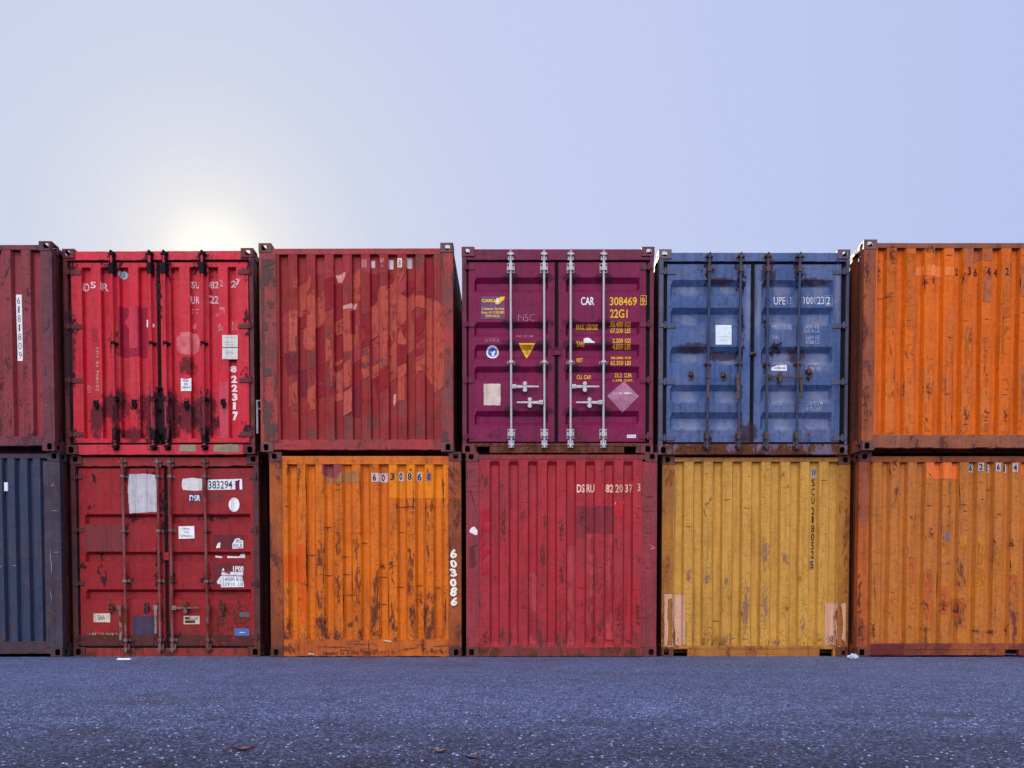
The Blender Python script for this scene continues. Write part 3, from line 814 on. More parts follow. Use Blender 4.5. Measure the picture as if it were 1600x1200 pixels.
# ================================================================== U1: bright red upper doors with vertical folds
def U1():
    red = (.54, .012, .034); red2 = (.49, .022, .038)
    P1 = paint('bright_red_paint', red, red2, rust=.13, seed=5.2, grime=.42, scratch=.2, low=.3, chalk=.22)
    F1 = paint('dark_red_frame', (.075, .018, .026), (.12, .018, .026), rust=.5, seed=5.8, grime=.6)
    Hd = paint('bright_red_header', (.55, .020, .045), (.48, .03, .05), rust=.25, seed=5.4, grime=.5, low=0)
    s = Container('U1', 'door', 'bright red upper container with black greased locking gear and vertically folded doors', P1, F1, 5.0)
    s.top0 = s.Z(122); s.bot1 = s.Z(1112)
    s.frame_parts(.055, .055, (s.top0, s.Z(74)), (s.Z(1165), s.bot1), top_mat=Hd, bot_mat=Hd, post_depth=.1, rail_jit=.004, bot_jit=.003)
    door_end(s, s.X(72), s.X(1020), s.Z(1100), s.Z(133), s.X(540), vert_panel(s, (((128, 178), (230, 282), (330, 380), (432, 484)), ((604, 652), (706, 756), (808, 860), (910, 956))), 157, 1078), P1)
    D0, D1 = s.doors[0][0], s.doors[1][0]
    dkr = deco('maroon_repaint', (.27, .008, .032), seed=2, col2=(.31, .012, .04), wear=.15, scale=30); pch = deco('faded_red_patch', (.50, .03, .06), seed=3, col2=(.44, .05, .07)); pk = deco('pinkish_glue_patch', (.62, .16, .18), seed=4, wear=.25, col2=(.45, .04, .06), scale=40)
    s.rect(D0, 333, 376, 478, 644, dkr, .003, .002)
    s.poly(D0, [(352, 452), (372, 418), (384, 380), (418, 362), (430, 380), (432, 596), (390, 600), (388, 500), (370, 478)], pch, .0045, .002)
    s.rect(D0, 183, 490, 215, 560, deco('dull_red_patch', (.33, .02, .035), seed=5, wear=.1), .003)
    s.rect(D0, 183, 560, 222, 1078, deco('dull_red_strip', (.42, .03, .045), seed=6, wear=.2), .0035)
    s.poly(D1, [(632, 532), (668, 515), (745, 515), (762, 560), (752, 612), (716, 638), (664, 632), (636, 600)], pk, .003, .004)
    s.rect(D1, 865, 775, 915, 1078, deco('rosy_fade', (.52, .06, .09), seed=7, wear=.15), .003)
    for (x, y, rx, ry) in ((293, 165, 85, 75), (493, 150, 50, 105), (574, 165, 60, 110), (776, 160, 95, 85), (310, 870, 62, 80), (310, 1030, 45, 150), (512, 880, 55, 90), (512, 1040, 60, 130),
                           (585, 880, 55, 80), (590, 1030, 60, 130), (788, 870, 48, 80), (788, 1020, 45, 150), (205, 900, 38, 60), (410, 895, 30, 45), (690, 905, 32, 70), (888, 895, 34, 62), (296, 560, 44, 150),
                           (90, 170, 30, 100), (68, 470, 45, 80), (68, 760, 45, 70), (1012, 170, 50, 90), (1014, 450, 42, 110), (1014, 740, 40, 70), (1010, 1040, 55, 70), (850, 1000, 32, 60), (90, 1060, 40, 60), (545, 1000, 20, 200), (545, 300, 22, 220)):
        mb = D0 if x < 545 else D1
        s.spot(mb, x, y, rx, ry, M_grease)
    for (x, y, rx, ry) in ((305, 900, 90, 120), (500, 950, 90, 180), (600, 950, 80, 160), (785, 950, 80, 160), (205, 980, 60, 120), (690, 960, 60, 110), (690, 690, 60, 60), (400, 1060, 90, 50), (60, 620, 40, 300)):
        s.spot(D0 if x < 545 else D1, x, y, rx, ry, M_grease2)
    s.spot(D0, 318, 520, 22, 110, M_rustor); s.spot(D1, 690, 658, 22, 20, M_rustor)
    finish_doors(s); LD, RD = s.doors[0][1], s.doors[1][1]
    rp = P1; Gl = paint('greased_red_lever', (.030, .010, .016), (.20, .012, .03), rust=.9, seed=5.9, grime=.8, rustcol=((.008, .005, .008), (.02, .01, .014)), chalk=0)
    for x, xb in ((293, 312), (496, 516), (573, 590), (776, 790)):
        at, par = rod(s, x, xb, 100, 1122, rp, r=.020, brackets=((172, 'top'), (570, 'mid'), (868, 'mid'), (1060, 'bot')), bmat=M_black, bsize=(.085, .16))
        # lower lever folded down along the bar
        handle_v(s, xb-4 if xb in (312, 790) else xb+3, 870, 1090, Gl, par, .010)
        mb = MB(); z0, z1 = s.Z(1020), s.Z(1110); a = at(s.Z(1060)); mb.box(a-.030, a+.026, -.040, .005, z1, z0, Gl, seg=5, jit=.008, rnd=s.rnd, axis='z'); mb.build('bar_guard', par, bevel=.006)
        mb = MB(); z0, z1 = s.Z(96), s.Z(150); a = at(s.Z(120)); mb.box(a-.024, a+.028, -.036, .005, z1, z0, M_black, seg=4, jit=.008, rnd=s.rnd, axis='z'); mb.build('bar_guard', par, bevel=.006)
    catches(s, ((205, 898), (410, 893), (690, 900), (888, 890)), M_black)
    hinges(s, (185, 475, 765, 1055), F1, leaf=.125)
    wl = deco('flaked_white_lettering', (.80, .52, .56), wear=.36, seed=11, scale=70, soft=.03)
    wl2 = deco('flaked_white_lettering_2', (.72, .35, .40), wear=.78, seed=12, scale=80, soft=.03)
    lettering(s, LD, 'painted_lettering', [('D', 145, 250, 172, 293, .02), ('S', 178, 240, 206, 276, .02), ('R', 243, 250, 273, 292, .02)], wl)
    lettering(s, RD, 'painted_lettering', [('U', 740, 240, 760, 278, .02), ('S', 718, 240, 735, 278, .02), ('82', 818, 240, 862, 278, .02), ('27', 925, 232, 985, 270, .02), ('U', 718, 320, 736, 360, .02), ('R', 741, 320, 761, 360, .02), ('22', 818, 316, 862, 358, .02)], wl)
    lettering(s, RD, 'painted_lettering', [('2', 866, 230, 886, 268, .02), ('KGS', 722, 386, 756, 412), ('24000', 842, 380, 900, 398), ('52910', 842, 402, 900, 420), ('LB', 725, 466, 745, 490), ('2250', 850, 470, 890, 506), ('17', 935, 380, 950, 420), ('KG', 935, 455, 960, 475), ('LB', 935, 478, 960, 500)], wl2, .02)
    tan = deco('tan_stencil', (.65, .28, .20), wear=.5, seed=13, scale=90)
    lettering(s, LD, 'stencil_marks', [('259496 15 VIN', 205, 590, 222, 828, .02, 1), ('UCP', 160, 795, 178, 835, .02, 1)], tan)
    cream = deco('cream_label', (.66, .62, .60), rough=.5); lg = deco('light_grey_print', (.42, .42, .42)); bl = deco('dull_blue_print', (.14, .17, .25)); pb = deco('pale_blue_vinyl', (.42, .46, .55), wear=.12, seed=4, scale=30)
    sticker(s, LD, 'round_sticker', [lambda m: s.ell(m, 358, 207, 20, 22, pb, .003), lambda m: s.poly(m, [(348, 216), (358, 194), (368, 216)], bl, .0045), lambda m: s.rect(m, 350, 207, 366, 211, pb, .006)])
    sticker(s, RD, 'white_plate', [lambda m: s.rect(m, 889, 532, 972, 596, cream, .010, conform=False), lambda m: s.rect(m, 889, 600, 972, 661, cream, .010, conform=False),
        lambda m: s.text(m, 'SAFETY APPROVAL', 897, 542, 964, 549, lg, .012, 0, False), lambda m: s.rect(m, 897, 570, 964, 572, lg, .012, conform=False), lambda m: s.rect(m, 897, 582, 950, 584, lg, .012, conform=False), lambda m: s.text(m, 'DETAILS', 905, 622, 950, 632, lg, .012, 0, False)])
    sticker(s, RD, 'notice_sign', [lambda m: s.poly(m, [(662, 756), (680, 762), (696, 762), (718, 755), (718, 826), (662, 826)], M_white, .008, conform=False),
        lambda m: s.text(m, 'FARA', 673, 766, 706, 775, bl, .010, .02, False), lambda m: s.text(m, 'VID', 679, 784, 700, 793, bl, .010, .02, False), lambda m: s.text(m, 'ÖPPNING', 666, 800, 714, 811, bl, .010, .02, False)])
    wb = deco('brushed_white_paint', (.85, .74, .76), wear=.03, seed=4, col2=(.8, .62, .66))
    lettering(s, RD, 'brush_painted_number', [('8', 927, 690, 960, 726, .05), ('2', 930, 742, 962, 782, .05), ('2', 932, 790, 964, 830, .05), ('3', 935, 838, 965, 878, .05), ('1', 940, 885, 956, 925, .05), ('7', 938, 935, 970, 985, .06)], wb)
    lettering(s, RD, 'painted_stroke', [('I', 478, 444, 486, 484, .05), ('•', 496, 464, 522, 486, .04)], M_white)
    gy = deco('grey_green_patch', (.24, .22, .15), wear=.12, seed=9, col2=(.30, .18, .13), scale=30)
    s.rect(s.bR, 655, 1114, 742, 1152, gy, .003, .003); s.rect(s.bR, 838, 1112, 975, 1154, gy, .003, .004); s.finish_frame()
U1()

# ================================================================== U4: blue upper doors
def U4():
    P1 = paint('dusty_blue_paint', (.036, .078, .215), (.080, .120, .255), rust=.12, seed=7.1, grime=.85, scratch=.15, low=.4, chalk=.1)
    F1 = paint('grey_blue_frame', (.08, .085, .14), (.06, .06, .11), rust=.35, seed=7.5, grime=.6)
    Bt = paint('worn_blue_sill', (.12, .13, .26), (.14, .09, .12), rust=.75, seed=7.9, grime=.6, low=1)
    s = Container('U4', 'door', 'dusty blue upper container with double doors and a blank white label', P1, F1, 7.0, casting=paint('grey_casting', (.14, .10, .13), (.10, .06, .08), rust=.5, seed=7.3))
    s.top0 = s.Z(130); s.bot1 = s.Z(1110)
    s.frame_parts(.060, .040, (s.top0, s.Z(83)), (s.Z(1166), s.bot1), top_mat=P1, bot_mat=Bt, post_depth=.1, rail_jit=.003, bot_jit=.003)
    door_end(s, s.X(112), s.X(1044), s.Z(1098), s.Z(143), s.X(570), horiz_panel(s, (226, 374, 584, 789, 937), ((130, 520), (618, 1002)), slope_in=.07, floor=.10, slope_out=.06, depth=.055), P1)
    D0, D1 = s.doors[0][0], s.doors[1][0]
    for (x, y, rx, ry) in ((332, 180, 42, 95), (505, 190, 45, 130), (650, 190, 52, 90), (820, 190, 52, 110), (250, 595, 120, 34), (400, 640, 110, 30), (700, 600, 60, 55), (800, 640, 70, 60),
                           (500, 610, 36, 60), (640, 690, 28, 60), (545, 1050, 60, 70), (330, 1070, 30, 70), (520, 250, 20, 100), (505, 460, 24, 130), (640, 460, 22, 140), (400, 240, 100, 24), (900, 240, 90, 24), (870, 725, 26, 60)):
        s.spot(D0 if x < 570 else D1, x, y, rx, ry, M_grease2 if rx > 60 or x in (545, 650, 240, 415) else M_grease)
    for (x, y, rx, ry) in ((220, 290, 90, 36), (420, 290, 70, 30), (220, 450, 85, 40), (430, 455, 70, 30), (230, 650, 90, 40), (420, 665, 70, 40), (220, 865, 90, 40), (420, 865, 75, 60), (220, 1015, 90, 40), (420, 1015, 80, 40),
                           (720, 290, 70, 40), (910, 290, 90, 50), (720, 470, 70, 60), (920, 460, 90, 60), (720, 660, 70, 50), (920, 680, 90, 70), (720, 860, 70, 60), (920, 860, 90, 60), (720, 1010, 70, 50), (920, 1010, 90, 40), (545, 400, 22, 260), (600, 400, 20, 260), (1022, 300, 20, 200)):
        s.spot(D0 if x < 570 else D1, x, y, rx, ry, M_dust)
    s.spot(D1, 908, 458, 18, 18, M_rustor); s.spot(D0, 500, 1080, 60, 40, M_rustst)
    finish_doors(s); LD, RD = s.doors[0][1], s.doors[1][1]
    RB = paint('blue_bar_paint', (.026, .050, .11), (.04, .04, .07), rust=.30, seed=7.7, grime=.5, scratch=.2)
    Cm = paint('rusty_bar_steel', (.055, .035, .045), (.09, .055, .055), rust=.7, seed=7.8)
    for x, xb in ((338, 322), (505, 492), (650, 641), (820, 803)):
        at, par = rod(s, x, xb, 112, 1122, RB, r=.018, brackets=((175, 'top'), (680, 'mid'), (1070, 'bot')), bmat=Cm, bsize=(.07, .10))
        if x in (338, 505, 820): handle_v(s, {338: 328, 505: 484, 820: 824}[x], 752, 872, Cm, par, {338: -.01, 505: .012, 820: .01}[x])
        else: handle_h(s, 652, 800, 752, Cm, par, catch=712, thick=.010)
    catches(s, ((240, 738), (415, 742), (875, 725)), Cm)
    hinges(s, (185, 472, 776, 1078), F1, leaf=.11)
    mb = MB(); a, z = s.P(573, 624); mb.box(a-.038, a+.038, .000, .029, z-.020, z+.020, Cm); mb.cyl((a-.02, -.01, z), (a+.03, -.01, z), .012, Cm); mb.build('door_latch', s.root, bevel=.003)
    wl = deco('faded_white_lettering', (.62, .62, .74), wear=.30, seed=21, scale=75, soft=.05); wl2 = deco('ghost_white_lettering', (.34, .36, .52), wear=.50, seed=22, scale=90, soft=.06)
    lettering(s, RD, 'painted_lettering', [('UPE', 682, 320, 744, 364), ('10', 842, 318, 874, 362), ('0', 878, 318, 893, 362), ('23', 915, 318, 952, 362), ('2', 962, 318, 984, 362)], wl, .01)
    lettering(s, RD, 'painted_lettering', [('U', 752, 320, 774, 364), ('0', 896, 318, 911, 362), ('|box|', 957, 312, 996, 370), ('MAX.GROSS', 672, 472, 778, 496), ('24000 KG', 842, 472, 926, 492), ('52910 LB', 842, 496, 926, 514), ('TARE', 672, 528, 712, 550), ('2250 KG', 852, 528, 928, 548), ('4960 LB', 852, 552, 928, 574),
        ('PAYLOAD', 674, 675, 730, 686), ('21750 KG', 852, 672, 928, 692), ('47950 LB', 852, 696, 928, 716), ('CU.CAP.', 672, 880, 734, 902), ('33.0 CU.M', 852, 880, 945, 904), ('1170 CUFT', 852, 910, 945, 934)], wl2, .015)
    bk = deco('dark_scrawl', (.05, .045, .05))
    sticker(s, LD, 'white_label', [lambda m: s.rect(m, 371, 470, 456, 577, deco('pale_blank_label', (.66, .74, .80), col2=(.60, .68, .75)), .003), lambda m: s.rect(m, 378, 534, 450, 536, deco('label_line', (.45, .5, .55)), .0045), lambda m: s.rect(m, 382, 552, 440, 554, deco('label_line_2', (.5, .56, .6)), .0045)])
    sticker(s, RD, 'torn_label', [lambda m: s.poly(m, [(669, 716), (669, 700), (700, 688), (752, 684), (753, 718)], M_white, .003), lambda m: s.text(m, 'ÖPPNING', 680, 696, 745, 708, bk, .0045, .01)])
    s.finish_frame()
U4()

# ================================================================== L1: dark red lower doors with white patches
def L1():
    P1 = paint('deep_red_paint', (.27, .009, .014), (.23, .010, .016), rust=.2, seed=9.3, grime=.4, scratch=.25, low=1.0, chalk=.12)
    F1 = paint('dark_brown_frame', (.055, .022, .026), (.09, .022, .026), rust=.5, seed=9.7, grime=.6)
    Hd = paint('deep_red_header', (.30, .014, .018), (.20, .02, .024), rust=.4, seed=9.1, grime=.6, low=1)
    s = Container('L1', 'door', 'deep red lower container, doors with scuffed bars, white paint block and a 383294 strip', P1, F1, 9.0)
    s.top0 = s.Z(100, 600); s.bot1 = s.Z(1106)
    s.frame_parts(.065, .075, (s.top0, s.Z(50)), (s.Z(1155), s.bot1), top_mat=Hd, bot_mat=Hd, post_depth=.1, rail_jit=.007, bot_jit=.004)
    door_end(s, s.X(116), s.X(1084), s.Z(1092), s.Z(112), s.X(597), horiz_panel(s, (362, 570, 778), ((146, 572), (622, 1062)), slope_in=.035, floor=.085, slope_out=.010, depth=.055), P1)
    D0, D1 = s.doors[0][0], s.doors[1][0]
    dk = deco('dark_maroon_repaint', (.115, .018, .026), seed=14, col2=(.15, .02, .03), wear=.05, scale=30)
    br = deco('brown_red_patch', (.15, .026, .030), seed=15, col2=(.18, .03, .035)); nv = deco('dark_slate_patch', (.055, .04, .075), seed=16, wear=.08, scale=30)
    wp = deco('rolled_white_paint', (.50, .49, .53), seed=17, col2=(.40, .38, .42))
    s.rect(D0, 146, 420, 362, 570, br, .003); s.rect(D0, 412, 925, 548, 1045, nv, .003, .003)
    s.rect(D1, 860, 478, 1028, 556, dk, .003, .004); s.rect(D1, 858, 632, 1026, 770, dk, .003, .004); s.rect(D1, 833, 250, 908, 290, deco('dull_brown_rectangle', (.18, .035, .04), seed=18), .003)
    s.rect(D0, 118, 1030, 572, 1090, deco('dark_kick_band', (.085, .025, .022), wear=.25, seed=19, scale=16), .0034)
    s.rect(D1, 622, 1030, 1082, 1090, deco('dark_kick_band_2', (.085, .025, .022), wear=.3, seed=20, scale=16), .0034)
    for (x, y, rx, ry) in ((240, 560, 40, 95), (245, 700, 34, 95), (375, 460, 34, 60), (562, 300, 30, 120), (570, 620, 36, 110), (572, 900, 34, 120), (628, 700, 30, 90), (822, 735, 44, 70), (640, 1040, 60, 60), (585, 330, 30, 120), (295, 890, 30, 40), (490, 885, 26, 40), (390, 735, 36, 60), (555, 735, 44, 60), (585, 440, 26, 90), (530, 150, 56, 60), (380, 150, 24, 60), (820, 735, 34, 50), (640, 1060, 40, 40), (395, 1080, 50, 40), (575, 1060, 60, 60),
                           (135, 650, 30, 40), (912, 890, 28, 70), (372, 460, 26, 34), (625, 465, 24, 30), (720, 885, 26, 60), (430, 385, 60, 24), (860, 385, 120, 22), (205, 165, 16, 34), (185, 325, 26, 30)):
        s.spot(D0 if x < 597 else D1, x, y, rx, ry, M_grease)
    for (x, y, rx, ry) in ((1000, 930, 90, 130), (890, 970, 60, 90), (940, 800, 120, 30), (300, 1040, 140, 40), (1050, 1060, 60, 60)):
        s.spot(D0 if x < 597 else D1, x, y, rx, ry, M_rustst)
    finish_doors(s); LD, RD = s.doors[0][1], s.doors[1][1]
    RB = paint('scuffed_bar_paint', (.17, .012, .018), (.22, .08, .08), rust=.7, seed=9.9, grime=.4, scratch=1.)
    Cm = paint('worn_bar_steel', (.11, .05, .05), (.26, .20, .19), rust=.8, seed=9.5)
    for x, xb in ((362, 382), (555, 570), (622, 638), (812, 833)):
        at, par = rod(s, x, xb, 84, 1106, RB, r=.018, brackets=((160, 'mid'), (458, 'mid'), (735, 'mid'), (1060, 'mid')), bmat=Cm)
        if x == 622: handle_h(s, 640, 790, 882, Cm, par, catch=712, thick=.014)
        else: handle_v(s, {362: 350, 555: 547, 812: 838}[x], 880, {362: 1062, 555: 1024, 812: 968}[x], Cm, par, {362: .012, 555: .004, 812: -.012}[x])
    catches(s, ((295, 880), (490, 880), (910, 880)), F1)
    hinges(s, (158, 450, 745, 1042), F1, leaf=.055)
    mb = MB(); a, z = s.P(600, 597); mb.box(a-.034, a+.034, .000, .029, z-.050, z+.050, P1); mb.build('door_overlap_plate', s.root, bevel=.003)
    navy = deco('navy_print', (.03, .045, .12)); cr = deco('cream_sticker', (.58, .50, .40), wear=.1, seed=3, scale=30); fwp = deco('white_flakes', (.72, .68, .74), wear=.45, seed=25, scale=55)
    bs = deco('steel_blue_vinyl', (.06, .12, .30), col2=(.08, .14, .34)); gd = deco('dim_grey_vinyl', (.11, .10, .12))
    sticker(s, LD, 'white_paint_block', [lambda m: s.poly(m, [(396, 146), (470, 142), (547, 150), (550, 352), (470, 356), (398, 362), (392, 300), (388, 220)], wp, .003, .004)])
    sticker(s, RD, 'white_paint_block', [lambda m: s.poly(m, [(690, 172), (740, 165), (798, 170), (796, 234), (740, 236), (692, 232), (684, 205)], deco('cream_paint_block', (.60, .58, .60), col2=(.52, .50, .52)), .003, .003)])
    sticker(s, RD, 'number_strip', [lambda m: s.poly(m, [(828, 176), (1016, 171), (1018, 229), (828, 232)], M_white, .003), lambda m: s.text(m, '383294', 832, 182, 963, 226, navy, .0045, .012), lambda m: s.poly(m, [(978, 184), (1004, 176), (1002, 196), (1003, 230), (980, 230)], deco('purple_smear', (.14, .01, .06)), .0055)])
    sticker(s, RD, 'letter_sticker', [lambda m: s.rect(m, 722, 255, 792, 296, navy, .003), lambda m: s.text(m, 'DSR', 728, 260, 788, 293, fwp, .0045, .03)])
    sticker(s, RD, 'oval_sticker', [lambda m: s.ell(m, 973, 313, 30, 39, M_white, .003)])
    sticker(s, RD, 'notice_sign', [lambda m: s.poly(m, [(667, 432), (754, 430), (756, 498), (669, 501)], M_white, .004, conform=False), lambda m: s.text(m, 'FARA', 690, 440, 730, 451, navy, .006, 0, False), lambda m: s.text(m, 'VID', 699, 459, 724, 470, navy, .006, 0, False), lambda m: s.text(m, 'ÖPPNING', 678, 477, 745, 491, navy, .006, 0, False)])
    sticker(s, RD, 'torn_weight_label', [lambda m: s.poly(m, [(873, 552), (884, 524), (898, 520), (897, 550)], M_white, .0045), lambda m: s.poly(m, [(965, 556), (963, 530), (980, 500), (1000, 497), (1024, 512), (1024, 552)], M_white, .0045),
        lambda m: s.text(m, '0KG', 983, 503, 1016, 523, navy, .006), lambda m: s.text(m, '50LB', 968, 529, 1020, 549, navy, .006)])
    sticker(s, RD, 'torn_weight_label', [lambda m: s.poly(m, [(870, 592), (908, 598), (908, 606), (872, 604)], M_white, .0045), lambda m: s.poly(m, [(935, 594), (955, 596), (1000, 598), (1012, 584), (1033, 583), (1034, 606), (936, 606)], M_white, .0045)])
    sticker(s, RD, 'torn_weight_label', [lambda m: s.poly(m, [(905, 676), (916, 660), (920, 676)], M_white, .0045), lambda m: s.text(m, '1P00', 968, 650, 1026, 680, M_white, .0045, .03), lambda m: s.rect(m, 905, 682, 1024, 702, fwp, .0045, .004),
        lambda m: s.poly(m, [(878, 738), (900, 706), (1020, 708), (1030, 766), (902, 768), (900, 750), (884, 750)], M_white, .0046), lambda m: s.text(m, '24000 KG', 910, 713, 1022, 734, navy, .006), lambda m: s.text(m, '52910  LB', 910, 741, 1024, 761, navy, .006)])
    sticker(s, LD, 'cream_sticker', [lambda m: s.rect(m, 198, 912, 290, 962, cr, .003, .002), lambda m: s.text(m, 'SAA', 222, 922, 262, 948, deco('olive_print', (.16, .14, .09)), .0045, .02)])
    sticker(s, RD, 'cream_sticker', [lambda m: s.rect(m, 696, 926, 784, 972, cr, .003), lambda m: s.rect(m, 702, 932, 772, 946, F1, .0045), lambda m: s.rect(m, 730, 934, 768, 942, cr, .006), lambda m: s.rect(m, 702, 950, 760, 966, F1, .0045)])
    sticker(s, RD, 'blue_sticker', [lambda m: s.rect(m, 976, 996, 1058, 1036, bs, .0045), lambda m: s.rect(m, 1004, 1016, 1036, 1019, M_white, .006)])
    sticker(s, RD, 'grey_sticker', [lambda m: s.rect(m, 1004, 906, 1060, 932, gd, .0045)])
    sticker(s, LD, 'flaked_strip', [lambda m: s.rect(m, 175, 1020, 352, 1032, deco('flaked_cream', (.42, .36, .26), wear=.78, seed=30, scale=80), .005)])
    s.finish_frame()
L1()

def scrapes(s, items, mat=None, th=2.2):
    """thin dark scrape lines: (x0, y0, x1, y1) on the sheet"""
    for (x0, y0, x1, y1) in items:
        d = math.hypot(x1-x0, y1-y0); nx, ny = -(y1-y0)/d*th, (x1-x0)/d*th
        m = s.rnd
        s.poly(s.end, [(x0, y0), ((x0+x1)/2+nx*.9, (y0+y1)/2+ny*.9), (x1, y1), ((x0+x1)/2-nx*.5, (y0+y1)/2-ny*.5)], mat or M_scr, .0033+.0001*m.random())
def rand_scrapes(s, n, x0, x1, y0, y1, ridge0, rw, per, mat=None, vert=.25, sizes=(8, 40)):
    """random scuffs on the proud ribs"""
    k = int((x1-ridge0)/per)
    for _ in range(n):
        r = ridge0+per*s.rnd.randint(0, max(0, k)); y = s.rnd.uniform(y0, y1)
        if s.rnd.random() < vert:
            x = r+s.rnd.uniform(0, rw); h = s.rnd.uniform(sizes[0], sizes[1])*1.4
            scrapes(s, [(x, y, x+s.rnd.uniform(-3, 3), y+h)], mat, s.rnd.uniform(1.0, 2.6))
        else:
            a = r+s.rnd.uniform(-4, rw*.6); b = a+s.rnd.uniform(.25, 1.0)*rw
            scrapes(s, [(a, y, min(b, r+rw+6), y+s.rnd.uniform(-4, 4))], mat, s.rnd.uniform(.9, 2.2))

# ================================================================== U2: patchwork red upper container, closed end
def U2():
    P1 = paint('brick_red_paint', (.28, .015, .016), (.21, .010, .012), rust=.24, seed=11.2, grime=.35, scratch=.35, low=.6, chalk=.08, ridge_y=.03, rustcol=((.07, .05, .045), (.14, .075, .06)))
    F1 = paint('mottled_red_post', (.34, .035, .030), (.15, .035, .035), rust=.75, seed=11.5, grime=.3, scratch=.3, rustcol=((.07, .035, .032), (.12, .05, .045)))
    Tp = paint('brick_red_rail', (.33, .03, .034), (.26, .035, .04), rust=.25, seed=11.7, grime=.4)
    s = Container('U2', 'wall', 'brick red upper container, closed end blotched with salmon repaint patches and torn number squares', P1, F1, 11.0, casting=paint('mauve_brown_casting', (.14, .06, .055), (.11, .045, .045), rust=.4, seed=11.9))
    s.frame_parts(.215, .145, (s.Z(92), s.Z(60)), (s.Z(1140), s.Z(1085)), top_mat=Tp, bot_mat=Tp, post_depth=.11, rail_jit=.002, bot_jit=.004)
    s.closed_end(175, 47, 97.3, 9, slope=7, depth=.050, top=s.Z(92), bot=s.Z(1085), dent=.004)
    e = s.end
    sal = [deco('salmon_repaint_a', (.38, .066, .042), seed=1, col2=(.38, .050, .035), wear=.30, scale=16, soft=.07), deco('salmon_repaint_b', (.42, .085, .06), seed=2, col2=(.37, .055, .045), wear=.30, scale=16, soft=.07),
           deco('rose_repaint', (.30, .034, .045), seed=3, col2=(.33, .035, .04), wear=.3, scale=14, soft=.05), deco('dark_red_repaint', (.22, .009, .016), seed=4, col2=(.25, .01, .02), wear=.3, scale=14, soft=.06), deco('plum_repaint', (.16, .012, .026), seed=5, col2=(.19, .014, .028), wear=.28, scale=16, soft=.05),
           deco('pale_pink_chip', (.60, .28, .26), seed=6, wear=.2)]
    A, B, Rz, Dk, Pl, Pk = sal
    R = lambda pts, m, o=.003: s.poly(e, pts, m, o, .004)
    R([(128, 445), (160, 400), (250, 385), (258, 480), (200, 500), (222, 618), (145, 618), (150, 520)], Rz)
    R([(178, 385), (185, 410), (248, 392), (256, 482), (205, 498), (218, 610), (178, 616)], B, .0042)
    R([(262, 440), (318, 405), (372, 385), (380, 440), (322, 492), (316, 618), (270, 610), (252, 570)], B)
    R([(198, 195), (222, 215), (220, 272), (198, 270)], B); R([(255, 300), (290, 210), (300, 206), (298, 260), (262, 330)], A)
    R([(318, 200), (330, 125), (366, 125), (412, 195), (412, 205), (362, 200)], Rz); R([(415, 190), (420, 118), (505, 105), (505, 190), (470, 250), (440, 246)], Rz, .0036)
    R([(425, 205), (485, 195), (470, 245), (442, 246)], Pk, .0046)
    R([(368, 312), (388, 345), (410, 315), (412, 405), (395, 520), (412, 640), (405, 850), (368, 840), (372, 560), (360, 480)], A)
    R([(370, 315), (388, 350), (385, 388), (366, 385)], Pk, .0046)
    R([(464, 372), (545, 345), (548, 610), (535, 612), (470, 618)], A); R([(464, 372), (540, 350), (532, 384), (466, 388)], Pk, .0046)
    R([(505, 400), (528, 400), (532, 520), (508, 520)], Dk, .005)
    R([(510, 395), (552, 390), (560, 470), (512, 470)], Rz, .0036)
    R([(558, 120), (645, 115), (645, 165), (700, 190), (640, 200), (558, 190)], Rz)
    R([(636, 285), (700, 265), (730, 200), (795, 190), (750, 250), (748, 330), (718, 350), (712, 420), (706, 500), (700, 750), (668, 750), (660, 500)], A)
    R([(750, 130), (795, 130), (798, 200), (770, 250), (775, 310), (808, 330), (846, 300), (848, 385), (830, 400), (846, 490), (848, 600), (800, 640), (800, 880), (752, 885), (760, 600), (702, 520), (722, 350), (748, 330)], A, .0036)
    R([(845, 320), (890, 315), (940, 330), (945, 800), (900, 720), (850, 715), (850, 640), (892, 600), (895, 500), (850, 490), (910, 440), (908, 385), (846, 380)], A)
    R([(850, 760), (870, 720), (900, 716), (898, 700), (862, 700), (846, 740)], B, .0046); R([(738, 845), (752, 840), (750, 890), (738, 912)], Pk, .0046)
    R([(945, 330), (1010, 370), (1010, 800), (945, 840)], A, .0038)
    R([(700, 190), (752, 205), (730, 250), (700, 300)], Dk); R([(770, 240), (846, 228), (850, 270), (820, 320), (775, 310)], Dk, .0046); R([(900, 140), (945, 130), (940, 320), (905, 320), (895, 240)], Dk)
    R([(145, 620), (222, 625), (222, 740), (165, 742)], Pl); R([(225, 715), (272, 710), (272, 850), (228, 862)], Pl); R([(412, 740), (465, 770), (560, 760), (558, 965), (468, 962), (462, 860), (412, 855)], Pl, .0034)
    R([(318, 790), (412, 800), (408, 850), (320, 860)], Dk, .0036); R([(320, 500), (366, 460), (364, 780), (322, 760)], Dk)
    R([(610, 200), (654, 200), (654, 880), (610, 700)], Dk, .0034); R([(416, 250), (462, 260), (462, 700), (416, 720)], Dk)
    for k in range(9):
        for _ in range(5):
            side = s.rnd.random() < .5
            x0 = 175+97.3*k+(0 if side else 54); wd = 46 if side else 42
            y0 = s.rnd.uniform(180, 860); h = s.rnd.uniform(50, 190); sl = s.rnd.uniform(14, 46)
            if x0+wd > 945: continue
            R([(x0, y0), (x0, y0+h), (x0+wd, y0+h-sl*.8), (x0+wd, y0-sl)], s.rnd.choice([A, B, Rz, Dk, Dk, A]), .0050+.0001*_+.00007*k)
    Gr = stain('grey_brown_wear', (.10, .05, .045), (.17, .08, .06), .8, 9.9, 60, stretch=.7, brk=True)
